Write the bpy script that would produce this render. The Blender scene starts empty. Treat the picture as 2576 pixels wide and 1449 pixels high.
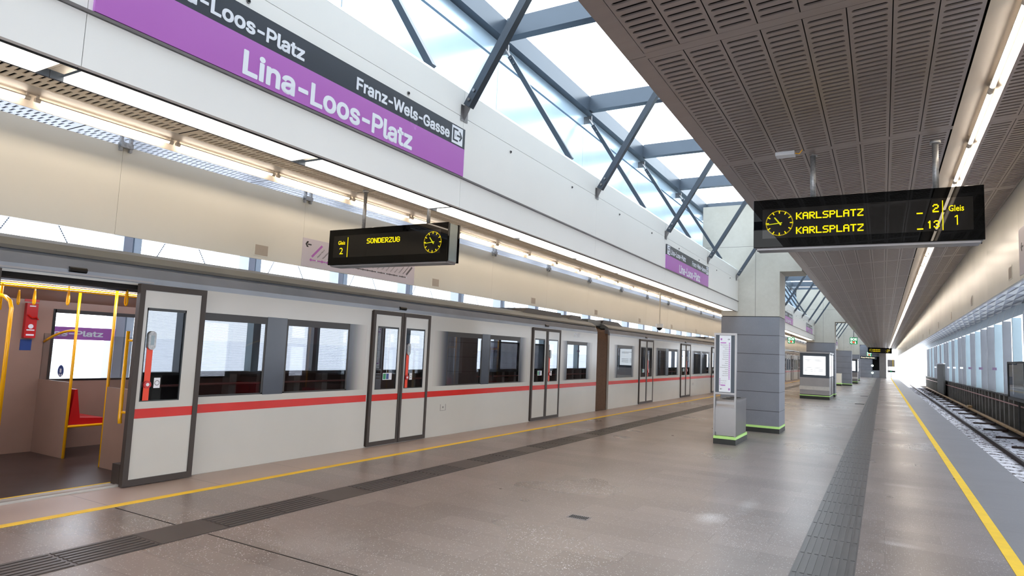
import bpy, math, random
from mathutils import Vector, Matrix
random.seed(7)
S = bpy.context.scene
COL = S.collection
# ------------------------------------------------------------------ camera, world, exposure
W, H, F = 2576.0, 1449.0, 1627.5
yaw, pitch, roll = map(math.radians, (-29.89, 5.433, 2.485))
fw = Vector((math.sin(yaw)*math.cos(pitch), math.cos(yaw)*math.cos(pitch), math.sin(pitch)))
rt = Vector((math.cos(yaw), -math.sin(yaw), 0)); up = rt.cross(fw)
r2 = rt*math.cos(roll)+up*math.sin(roll); u2 = up*math.cos(roll)-rt*math.sin(roll)
cd = bpy.data.cameras.new('camera'); cam = bpy.data.objects.new('camera', cd); COL.objects.link(cam)
cd.sensor_fit = 'HORIZONTAL'; cd.sensor_width = 36; cd.lens = 36*F/W; cd.clip_start = .05; cd.clip_end = 1500
m = Matrix((r2, u2, -fw)).transposed().to_4x4(); m.translation = Vector((0, 0, 1.6)); cam.matrix_world = m
S.camera = cam
S.view_settings.view_transform = 'Standard'; S.view_settings.look = 'None'
S.view_settings.gamma = 1; S.view_settings.use_curve_mapping = False
S.view_settings.exposure = 0.72
wd = bpy.data.worlds.new('overcast_sky'); S.world = wd; wd.use_nodes = True
bg = wd.node_tree.nodes['Background']; bg.inputs[0].default_value = (.93, .97, 1, 1); bg.inputs[1].default_value = 3.1
S.cycles.max_bounces = 10; S.cycles.diffuse_bounces = 5; S.cycles.transparent_max_bounces = 24
S.cycles.sample_clamp_indirect = 6; S.cycles.caustics_reflective = False; S.cycles.caustics_refractive = False

# ------------------------------------------------------------------ materials
def lin(c):
    return tuple(((v/255)/12.92 if v/255 <= .04045 else ((v/255+.055)/1.055)**2.4) for v in c)+(1,)
class NT:
    def __init__(s, name):
        s.m = bpy.data.materials.new(name); s.m.use_nodes = True; s.t = s.m.node_tree; s.t.nodes.clear()
        s.out = s.t.nodes.new('ShaderNodeOutputMaterial')
    def n(s, typ, ins=None, **kw):
        nd = s.t.nodes.new('ShaderNode'+typ)
        for k, v in kw.items(): setattr(nd, k, v)
        for k, v in (ins or {}).items():
            if hasattr(v, 'bl_idname') and hasattr(v, 'outputs'): v = v.outputs[0]
            if isinstance(v, bpy.types.NodeSocket): s.t.links.new(v, nd.inputs[k])
            else: nd.inputs[k].default_value = v
        return nd
    def math(s, op, a, b=0.0, c=0.0): return s.n('Math', {0: a, 1: b, 2: c}, operation=op)
    def pos(s):
        g = s.n('NewGeometry'); x = s.n('SeparateXYZ', {0: g.outputs['Position']}); return g, x
    def mix(s, f, a, b):
        nd = s.t.nodes.new('ShaderNodeMix'); nd.data_type = 'RGBA'
        for i, v in ((0, f), (6, a), (7, b)):
            if hasattr(v, 'bl_idname') and hasattr(v, 'outputs'): v = v.outputs[0]
            if isinstance(v, bpy.types.NodeSocket): s.t.links.new(v, nd.inputs[i])
            else: nd.inputs[i].default_value = v
        return nd.outputs[2]
    def bsdf(s, col, rough=.5, metal=0., spec=.5, nrm=None):
        d = {'Base Color': col, 'Roughness': rough, 'Metallic': metal, 'Specular IOR Level': spec}
        if nrm is not None: d['Normal'] = nrm
        return s.n('BsdfPrincipled', d)
    def done(s, sh):
        s.t.links.new(sh.outputs[0], s.out.inputs[0]); return s.m
    def noise(s, scale, detail=3, vec=None, rough=.5):
        d = {'Scale': scale, 'Detail': detail, 'Roughness': rough}
        if vec is not None: d['Vector'] = vec
        return s.n('TexNoise', d)
    def bump(s, h, st=.2, dist=.01): return s.n('Bump', {'Height': h, 'Strength': st, 'Distance': dist})
    def scaled(s, v):
        g, x = s.pos(); return s.n('VectorMath', {0: g.outputs['Position'], 1: v}, operation='MULTIPLY')
def plain(name, c, rough=.5, metal=0., spec=.5, var=0.04, scale=3.):
    t = NT(name); c = lin(c)
    nz = t.noise(scale, 4, t.scaled((1, 1, 1)))
    f = t.n('MapRange', {0: nz.outputs[0], 1: .3, 2: .7})
    d = tuple(v*(1-var*2.5) for v in c[:3])+(1,)
    rr = t.n('MapRange', {0: nz.outputs[0], 3: max(rough-.05, .02), 4: rough+.05})
    return t.done(t.bsdf(t.mix(f, d, c), rr if var > 0 else rough, metal, spec))
def emit(name, c, st):
    t = NT(name); return t.done(t.n('Emission', {0: lin(c), 1: st}))
def glass(name, tint, refl=.08, rough=.0, fres=1.45):
    t = NT(name)
    lw = t.n('LayerWeight', {0: .5}); f = t.math('ADD', t.math('MULTIPLY', t.math('POWER', lw.outputs[1], 4.), .55), refl)
    tr = t.n('BsdfTransparent', {0: tint+(1,)}); gl = t.n('BsdfGlossy', {0: (.9, .95, 1, 1), 'Roughness': rough})
    return t.done(t.n('MixShader', {0: f, 1: tr, 2: gl}))
M = {}
M['white_panel'] = plain('white_enamel_panel', (232, 231, 227), .32, 0, .5, .015, 1.2)
M['coping'] = plain('pale_coping', (228, 236, 240), .25)
M['beige'] = plain('pale_enamel_fascia', (230, 227, 214), .2, .0, .6, .01, 1.)
M['grille'] = plain('perforated_beige_grille', (182, 170, 154), .5)
M['alu'] = plain('brushed_aluminium', (136, 133, 134), .35, .8)
M['steel'] = plain('stainless_steel', (132, 130, 131), .3, .85)
M['galv'] = plain('galvanised_steel', (186, 188, 190), .45, .6, .5, .15, 40)
M['anth'] = plain('anthracite_steel', (58, 66, 76), .35, .3)
M['anth2'] = plain('anthracite_beam', (72, 82, 94), .3, .3)
M['black'] = plain('black_frame', (12, 12, 13), .3)
M['gap'] = plain('dark_void', (14, 13, 13), .9)
M['gloss_black'] = plain('black_glass', (5, 5, 5), .0, 0, .14, 0)
M['screen'] = plain('smoky_display_pane', (26, 24, 21), .0, 0, .25, 0)
M['led'] = emit('yellow_led', (255, 226, 20), .8)
M['clockhand'] = emit('clock_hand_led', (190, 190, 30), .8)
M['ceil'] = None
M['purple'] = plain('purple_enamel', (176, 106, 186), .25, 0, .5, .01)
M['darksign'] = plain('dark_slate_enamel', (46, 52, 62), .25, 0, .5, .01)
M['signwhite'] = plain('sign_white', (226, 230, 238), .35, 0, .5, 0)
M['blackink'] = plain('black_print', (24, 24, 26), .4, 0, .5, 0)
M['greyink'] = plain('grey_print', (92, 88, 92), .4, 0, .5, 0)
M['lilac'] = plain('pale_lilac_print', (206, 198, 204), .4, 0, .5, .01)
M['cbody'] = plain('train_white_paint', (196, 196, 192), .16, .0, .5, .03, .8)
M['croof'] = plain('train_roof_grey', (104, 106, 104), .4, .1, .5, .1, 2)
M['ccant'] = plain('train_blue_grey', (140, 146, 156), .25, .2)
M['cred'] = plain('train_red_stripe', (206, 36, 30), .2, 0, .5, .03, 2)
M['cseal'] = plain('dark_brown_rubber', (58, 50, 46), .5)
M['orange'] = plain('orange_film', (232, 62, 22), .35, 0, .5, .02)
M['cglass'] = glass('tinted_train_glass', (.30, .30, .31), .19)
M['cinner'] = plain('taupe_interior_lining', (150, 122, 108), .35, 0, .5, .04)
M['cfloor'] = plain('dark_brown_rubber_floor', (62, 50, 46), .35, 0, .5, .05, 3)
M['cceil'] = plain('ceiling_amber_reflections', (176, 112, 40), .25, .2, .5, .05)  # amber tint stands for warm reflections on the car ceiling
M['yellow'] = plain('yellow_powder_coat', (250, 182, 14), .25, 0, .5, .01)
M['redseat'] = plain('red_seat_shell', (196, 18, 24), .35)
M['redbox'] = plain('red_equipment_box', (190, 24, 30), .3)
M['bluesign'] = plain('blue_sticker', (36, 66, 130), .4)
M['green'] = plain('green_sticker', (30, 140, 90), .4)
M['ledwhite'] = emit('interior_light_strip', (235, 240, 255), 13)
M['ledred'] = emit('red_door_signal', (255, 40, 30), 5)
M['tube'] = emit('led_tube_lens', (255, 238, 218), 17)
M['added_uplight'] = emit('added_uplight_glow', (255, 232, 204), 20)  # upward glow added to brighten the slotted ceiling
M['tube_back'] = plain('led_tube_back', (235, 230, 222), .4)
M['tube_l'] = emit('led_tube_lens_left', (255, 236, 214), 17)
M['diffuser'] = emit('luminaire_diffuser', (255, 242, 224), 2.2)
M['refl'] = plain('white_reflector', (206, 198, 186), .35, 0, .5, .01)
M['trough'] = plain('trough_lining', (150, 142, 134), .45)
M['slotwhite'] = plain('white_slotted_sheet', (225, 228, 234), .35, 0, .5, .01)
M['slotbeige'] = plain('cream_slotted_sheet', (222, 206, 184), .3, .15)
M['soffit_grey'] = plain('shaded_soffit_facet', (186, 188, 196), .5)  # grey stands for the shaded half of each soffit cell
M['postgrey'] = plain('weathered_grey_post', (126, 122, 114), .7, 0, .4, .12, 2)
M['verge'] = plain('brown_trackside_gravel', (104, 90, 78), .9, 0, .3, .2, 30)
M['head'] = plain('pale_ribbed_head_panel', (196, 206, 210), .4, 0, .5, .05, 2)
M['sill'] = plain('worn_pale_sill', (190, 188, 184), .45, .2, .5, .06, 8)
M['plum'] = plain('dull_plum_plate', (96, 74, 100), .4)
M['yline'] = plain('yellow_line_paint', (255, 214, 58), .6, 0, .4, .05, 6)
M['lime'] = plain('lime_photoluminescent_strip', (190, 236, 140), .5)
M['plinth'] = plain('black_plinth', (30, 32, 30), .5)
M['bluepanel'] = plain('satin_blue_grey_panel', (196, 218, 236), .22, .25, .5, .01)
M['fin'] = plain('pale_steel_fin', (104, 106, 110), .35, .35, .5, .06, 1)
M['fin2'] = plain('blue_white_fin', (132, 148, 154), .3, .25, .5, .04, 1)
M['darkpost'] = plain('weathered_dark_post', (74, 74, 72), .7, 0, .4, .1)
M['darkwall'] = plain('dark_brown_wall', (52, 48, 46), .8, 0, .4, .15)  # dark brown wall behind the trackside posts
M['rust'] = plain('rusty_rail', (58, 38, 30), .6, .3, .5, .2, 12)
M['railhead'] = plain('worn_rail_head', (112, 104, 100), .35, .6)
M['ochre'] = plain('ochre_rail_cover', (176, 140, 92), .6, 0, .4, .12, 5)
M['pipe'] = plain('red_brown_pipe', (150, 92, 82), .5)
M['concrete2'] = plain('platform_side_concrete', (120, 116, 112), .8, 0, .4, .1)
M['sleeper0'] = plain('dark_sleeper', (66, 58, 54), .8, 0, .4, .15, 5)
M['bellows'] = plain('brown_rubber_bellows', (112, 84, 64), .55, 0, .4, .1, 20)
M['redink'] = plain('red_print', (196, 40, 44), .4)
M['screenlit'] = emit('lit_white_screen', (240, 246, 250), 1.35)
M['skyglass'] = glass('skylight_glass', (.93, .97, 1.), .0, .0, 1.35)
M['clear'] = glass('clear_pane', (.82, .84, .84), .02)
M['smoke'] = glass('smoked_pane', (.34, .34, .35), .03)
M['cleansnow'] = plain('fresh_snow', (240, 242, 248), .8, 0, .3, .02, .5)
M['exitgreen'] = emit('lit_green_sign', (30, 150, 90), .6)
M['exitwhite'] = emit('lit_white_symbol', (230, 255, 240), 1.6)
M['exitred'] = emit('lit_red_symbol', (240, 70, 60), 1.3)
M['dimtext'] = emit('lit_cream_text', (240, 230, 200), 1.2)

def mat_ceiling():
    t = NT('brown_grey_slotted_aluminium')
    nz = t.noise(1., 3, t.scaled((1.2, 14, 1)))
    c = t.mix(nz.outputs[0], lin((150, 137, 131)), lin((164, 153, 147)))
    r = t.n('MapRange', {0: nz.outputs[0], 3: .3, 4: .42})
    return t.done(t.bsdf(c, r, .42))
M['ceil'] = mat_ceiling()
def mat_concrete():
    t = NT('fair_faced_concrete'); g, x = t.pos()
    a = t.noise(1.3, 6, g.outputs['Position'], .6); b = t.noise(14, 4, g.outputs['Position'])
    c = t.mix(a.outputs[0], lin((176, 172, 160)), lin((206, 204, 196)))
    c = t.mix(t.math('MULTIPLY', b, .25), c, lin((140, 134, 122)))
    # formwork joints and anchor holes
    def line(sock, v, w): return t.math('LESS_THAN', t.math('ABSOLUTE', t.math('SUBTRACT', sock, v)), w)
    j = t.math('MAXIMUM', line(x.outputs[2], 4.22, .006), line(x.outputs[0], -2.52, .006))
    v = t.n('TexVoronoi', {'Vector': g.outputs['Position'], 'Scale': 1.1})
    h = t.math('LESS_THAN', v, .035)
    c = t.mix(t.math('MULTIPLY', t.math('MAXIMUM', j, h), .6), c, lin((84, 80, 76)))
    return t.done(t.bsdf(c, .7, 0, .35, t.bump(b, .15)))
M['concrete'] = mat_concrete()
def mat_cladding():
    t = NT('blue_grey_stone_cladding'); g, x = t.pos()
    a = t.noise(2, 5, g.outputs['Position']); b = t.noise(160, 2, g.outputs['Position'])
    c = t.mix(a.outputs[0], lin((108, 112, 122)), lin((128, 131, 140)))
    c = t.mix(t.n('MapRange', {0: b.outputs[0], 1: .66, 2: .74, 3: 0, 4: .5}), c, lin((200, 200, 205)))
    fz = t.math('FRACT', t.math('DIVIDE', t.math('ADD', x.outputs[2], .0), .4225))
    j = t.math('LESS_THAN', t.math('ABSOLUTE', t.math('SUBTRACT', fz, .13)), .014)
    c = t.mix(j, c, lin((52, 52, 58)))
    return t.done(t.bsdf(c, .5, 0, .4))
M['cladding'] = mat_cladding()
def mat_floor():
    t = NT('speckled_stone_tiles'); g, x = t.pos()
    P = g.outputs['Position']
    br = t.n('TexBrick', {'Vector': P, 'Color1': (.41, .41, .41, 1), 'Color2': (.58, .58, .58, 1), 'Mortar': (.36, .36, .36, 1),
             'Scale': 1., 'Mortar Size': .004, 'Mortar Smooth': .2, 'Brick Width': .9, 'Row Height': .33, 'Bias': 0.})
    big = t.noise(.5, 2, P, .4); mid = t.noise(.9, 1.5, t.scaled((1, 2.4, 1)), .3)
    base = t.mix(big.outputs[0], lin((116, 107, 106)), lin((144, 135, 131)))
    mm = t.t.nodes.new('ShaderNodeMix'); mm.data_type = 'RGBA'; mm.blend_type = 'OVERLAY'
    mm.inputs[0].default_value = .75; t.t.links.new(base, mm.inputs[6]); t.t.links.new(br.outputs[0], mm.inputs[7])
    base = mm.outputs[2]
    sp = t.n('TexVoronoi', {'Vector': P, 'Scale': 58.}); rnd = t.n('SeparateColor', {0: sp.outputs['Color']})
    dens = t.noise(.8, 3, P)
    thr = t.n('MapRange', {0: dens.outputs[0], 1: .3, 2: .7, 3: .26, 4: .38})
    spk = t.math('LESS_THAN', sp.outputs['Distance'], t.math('MULTIPLY', thr, rnd.outputs[0]))
    fine = t.noise(90, 2, P); fsp = t.n('MapRange', {0: fine.outputs[0], 1: .6, 2: .8, 3: 0, 4: .35})
    base = t.mix(fsp, base, lin((170, 165, 165)))
    base = t.mix(t.math('MULTIPLY', spk, .62), base, lin((222, 222, 226)))
    # gritting salt spilt in two places
    gr = t.noise(120, 3, P); wob = t.noise(5, 4, P)
    for (cx, cy, sx, sy, am) in ((-1.52, 6.85, .16, .32, 1.), (-1.3, 7.7, .12, .5, .5), (.12, 7.0, .2, .1, .7), (.2, 10.4, .3, .12, .5), (-3.9, 3.9, .5, .5, .35)):
        dv = t.n('VectorMath', {0: t.n('VectorMath', {0: P, 1: (cx, cy, 0)}, operation='SUBTRACT'), 1: (1/sx, 1/sy, 0)}, operation='MULTIPLY')
        dd = t.math('ADD', t.n('VectorMath', {0: dv}, operation='LENGTH').outputs['Value'], t.math('MULTIPLY', wob, 1.2))
        k_ = t.math('MULTIPLY', t.n('MapRange', {0: dd, 1: 1.6, 2: .6, 3: 0, 4: am}), t.n('MapRange', {0: gr.outputs[0], 1: .42, 2: .62}))
        base = t.mix(k_, base, lin((226, 228, 232)))
    rr = t.n('MapRange', {0: big.outputs[0], 1: .3, 2: .7, 3: .36, 4: .25})
    rough = t.math('ADD', rr, t.math('MULTIPLY', spk, .4))
    return t.done(t.bsdf(base, rough, 0, .55, t.bump(br.outputs[1], -.12, .001)))
M['floor'] = mat_floor()
def mat_edge(name, a, b):
    t = NT(name); g, x = t.pos()
    n1 = t.noise(30, 4, g.outputs['Position']); n2 = t.noise(.9, 3, g.outputs['Position'])
    c = t.mix(n2.outputs[0], lin(a), lin(b)); c = t.mix(t.n('MapRange', {0: n1.outputs[0], 1: .6, 2: .8, 4: .3}), c, lin((190, 184, 182)))
    fy = t.math('FRACT', t.math('DIVIDE', t.math('SUBTRACT', x.outputs[1], 3.53), 1.2))
    c = t.mix(t.math('MULTIPLY', t.math('LESS_THAN', fy, .008), .6), c, lin((90, 84, 82)))
    return t.done(t.bsdf(c, .4, 0, .5))
M['edge_l'] = mat_edge('pinkish_edge_slabs', (176, 158, 150), (188, 172, 164))
M['edge_r'] = mat_edge('grey_edge_slabs', (116, 116, 120), (136, 136, 140))
M['tact'] = plain('dark_tactile_stone', (74, 67, 65), .4, 0, .5, .12, 4)
M['tact_r'] = plain('grey_tactile_stone', (98, 96, 98), .35, 0, .5, .1, 4)
def mat_ballast():
    t = NT('snowy_ballast'); g, x = t.pos()
    n = t.noise(3.4, 6, t.scaled((1, .8, 1)), .7); n2 = t.noise(26, 3, g.outputs['Position'])
    f = t.math('ADD', n, t.math('MULTIPLY', t.math('SUBTRACT', n2, .5), .5))
    edge = t.n('MapRange', {0: x.outputs[0], 1: 4.55, 2: 4.9, 3: 0, 4: .5})
    f = t.math('SUBTRACT', f, edge)
    fac = t.n('MapRange', {0: f, 1: .33, 2: .44})
    c = t.mix(fac, t.mix(n2.outputs[0], lin((52, 46, 44)), lin((96, 88, 84))), lin((236, 236, 242)))
    return t.done(t.bsdf(c, .8, 0, .3, t.bump(f, .8, .05)))
M['ballast'] = mat_ballast()
def mat_sleeper():
    t = NT('snow_dusted_sleeper'); g, x = t.pos(); n = t.noise(7, 5, t.scaled((1, 2.5, 1)), .7)
    c = t.mix(t.n('MapRange', {0: n.outputs[0], 1: .44, 2: .54}), lin((70, 60, 56)), lin((232, 232, 238)))
    return t.done(t.bsdf(c, .8, 0, .3))
M['sleeper'] = mat_sleeper()
def mat_louvre(name, st):
    t = NT(name); g, x = t.pos()
    fz = t.math('FRACT', t.math('DIVIDE', x.outputs[2], .036))
    s_ = t.math('LESS_THAN', fz, .22)
    big = t.math('LESS_THAN', t.math('FRACT', t.math('DIVIDE', x.outputs[2], .9)), .01)
    tr = t.n('BsdfTransparent', {0: (.97, .98, 1, 1)})
    a = t.n('BsdfTranslucent', {0: (.62, .68, .78, 1)}); b = t.n('BsdfDiffuse', {0: (.6, .66, .75, 1)})
    m1 = t.n('MixShader', {0: .35, 1: a, 2: b})
    return t.done(t.n('MixShader', {0: t.math('MAXIMUM', t.math('MULTIPLY', s_, st), big), 1: tr, 2: m1}))
M['louvre'] = mat_louvre('printed_glass_with_fine_lines', .8)
def mat_frit():   # printed gradient at the ends of each window band: dark by the glass, body white away from it
    t = NT('dotted_window_print'); tc = t.n('TexCoord'); x = t.n('SeparateXYZ', {0: tc.outputs['Generated']})
    f = t.n('MapRange', {0: x.outputs[1], 1: .0, 2: 1.}, interpolation_type='SMOOTHSTEP')
    return f, t
def frit(name, flip):
    f, t = mat_frit()
    a, b = lin((62, 66, 76)), lin((190, 188, 184))
    t.m.name = name
    return t.done(t.bsdf(t.mix(f, b, a) if flip else t.mix(f, a, b), .2))
M['frit_a'] = frit('window_print_fading_forward', False); M['frit_b'] = frit('window_print_fading_back', True)
M['winpillar'] = plain('blue_grey_window_pillar', (62, 68, 80), .2)
M['winframe'] = plain('fairing_and_window_reflection_brown', (34, 27, 23), .35)  # brown of the ceiling mirrored in the window heads; roof fairings share it
M['fin_l'] = plain('backlit_tint_grey_fin', (172, 180, 192), .35, .1)  # lighter copy for the left fins: backlight put into the colour
M['fin2_l'] = plain('backlit_tint_blue_fin', (206, 224, 236), .3)  # second left fin, lightened for backlight as well

# ------------------------------------------------------------------ mesh helpers
class MB:
    def __init__(s): s.v = []; s.f = []; s.mi = []; s.cur = 0; s.mats = None
    def q(s, *p):
        i = len(s.v); s.v += [tuple(a) for a in p]; s.f.append(tuple(range(i, i+len(p)))); s.mi.append(s.cur)
    def box(s, x0, x1, y0, y1, z0, z1):
        i = len(s.v)
        s.v += [(x, y, z) for z in (z0, z1) for (x, y) in ((x0, y0), (x1, y0), (x1, y1), (x0, y1))]
        for f in ((3, 2, 1, 0), (4, 5, 6, 7), (0, 1, 5, 4), (1, 2, 6, 5), (2, 3, 7, 6), (3, 0, 4, 7)):
            s.f.append(tuple(i+k for k in f)); s.mi.append(s.cur)
        return s
    def prism(s, prof, a0, a1, axis='y'):
        n = len(prof); i = len(s.v)
        for a in (a0, a1):
            for (p, q) in prof:
                s.v.append({'y': (p, a, q), 'x': (a, p, q), 'z': (p, q, a)}[axis])
        s.f.append(tuple(i+k for k in range(n))); s.mi.append(s.cur)
        s.f.append(tuple(i+n+k for k in reversed(range(n)))); s.mi.append(s.cur)
        for k in range(n):
            k2 = (k+1) % n; s.f.append((i+k, i+n+k, i+n+k2, i+k2)); s.mi.append(s.cur)
        return s
    def tube(s, path, r, n=10, cap=True):
        P = [Vector(p) for p in path]; rings = []
        prevu = None
        for k, p in enumerate(P):
            d = (P[min(k+1, len(P)-1)]-P[max(k-1, 0)]).normalized()
            a = Vector((0, 0, 1)) if abs(d.z) < .9 else Vector((1, 0, 0))
            u = d.cross(a).normalized() if prevu is None else (prevu-d*prevu.dot(d)).normalized()
            prevu = u; v = d.cross(u)
            i = len(s.v)
            rr = r if not isinstance(r, (list, tuple)) else r[k]
            for j in range(n):
                t = 2*math.pi*j/n; s.v.append(tuple(p+(u*math.cos(t)+v*math.sin(t))*rr))
            rings.append(i)
        for a, b in zip(rings, rings[1:]):
            for j in range(n):
                j2 = (j+1) % n; s.f.append((a+j, a+j2, b+j2, b+j)); s.mi.append(s.cur)
        if cap:
            s.f.append(tuple(rings[0]+j for j in reversed(range(n)))); s.mi.append(s.cur)
            s.f.append(tuple(rings[-1]+j for j in range(n))); s.mi.append(s.cur)
        return s
    def mask(s, x0, x1, ys, zs, hole):   # slab in the YZ plane between x0..x1 with rectangular holes
        ny, nz = len(ys)-1, len(zs)-1
        fill = [[not hole((ys[i]+ys[i+1])/2, (zs[k]+zs[k+1])/2) for k in range(nz)] for i in range(ny)]
        g = lambda i, k: 0 <= i < ny and 0 <= k < nz and fill[i][k]
        for i in range(ny):
            for k in range(nz):
                if not fill[i][k]: continue
                a, b, c, d = ys[i], ys[i+1], zs[k], zs[k+1]
                s.q((x1, a, c), (x1, b, c), (x1, b, d), (x1, a, d)); s.q((x0, b, c), (x0, a, c), (x0, a, d), (x0, b, d))
                if not g(i-1, k): s.q((x0, a, c), (x1, a, c), (x1, a, d), (x0, a, d))
                if not g(i+1, k): s.q((x1, b, c), (x0, b, c), (x0, b, d), (x1, b, d))
                if not g(i, k-1): s.q((x0, a, c), (x0, b, c), (x1, b, c), (x1, a, c))
                if not g(i, k+1): s.q((x0, b, d), (x0, a, d), (x1, a, d), (x1, b, d))
        return s
    def disc(s, c, u, v, r, n=20, r_in=0, a0=0, a1=2*math.pi):
        c, u, v = Vector(c), Vector(u), Vector(v)
        full = abs(a1-a0-2*math.pi) < 1e-6
        pts = [a0+(a1-a0)*k/n for k in range(n+(0 if full else 1))]
        if r_in <= 0 and full: s.q(*[c+(u*math.cos(t)+v*math.sin(t))*r for t in pts]); return s
        for k in range(n):
            t, t2 = a0+(a1-a0)*k/n, a0+(a1-a0)*(k+1)/n
            e = lambda tt, rr: c+(u*math.cos(tt)+v*math.sin(tt))*rr
            s.q(e(t, r_in), e(t, r), e(t2, r), e(t2, r_in))
        return s
    def text(s, txt, o, u, v, size=None, width=None, bold=.0, center=False, right=False):
        cu = bpy.data.curves.new('t', 'FONT'); cu.body = txt; cu.size = 1; cu.offset = bold; cu.resolution_u = 2
        ob = bpy.data.objects.new('t', cu); COL.objects.link(ob)
        dg = bpy.context.evaluated_depsgraph_get(); me = bpy.data.meshes.new_from_object(ob.evaluated_get(dg))
        bpy.data.objects.remove(ob); bpy.data.curves.remove(cu)
        if not me.vertices: return s
        xs = [p.co.x for p in me.vertices]; x0, x1 = min(xs), max(xs)
        cap = .7; sy = size/cap; sx = width/(x1-x0) if width else sy*.95
        o, u, v = Vector(o), Vector(u), Vector(v); sh = -(x1-x0)*sx/2 if center else (-(x1-x0)*sx if right else 0)
        i = len(s.v)
        s.v += [tuple(o+u*((p.co.x-x0)*sx+sh)+v*(p.co.y*sy)) for p in me.vertices]
        for p in me.polygons: s.f.append(tuple(i+k for k in p.vertices)); s.mi.append(s.cur)
        bpy.data.meshes.remove(me); return s
    def mesh(s, name, mats, off=(0, 0, 0)):
        me = bpy.data.meshes.new(name); ox, oy, oz = off
        me.from_pydata([(a-ox, b-oy, c-oz) for a, b, c in s.v], [], s.f); me.update()
        for mm in (mats if isinstance(mats, (list, tuple)) else [mats]): me.materials.append(mm)
        if isinstance(mats, (list, tuple)):
            for p, k in zip(me.polygons, s.mi): p.material_index = k
        return me
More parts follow.
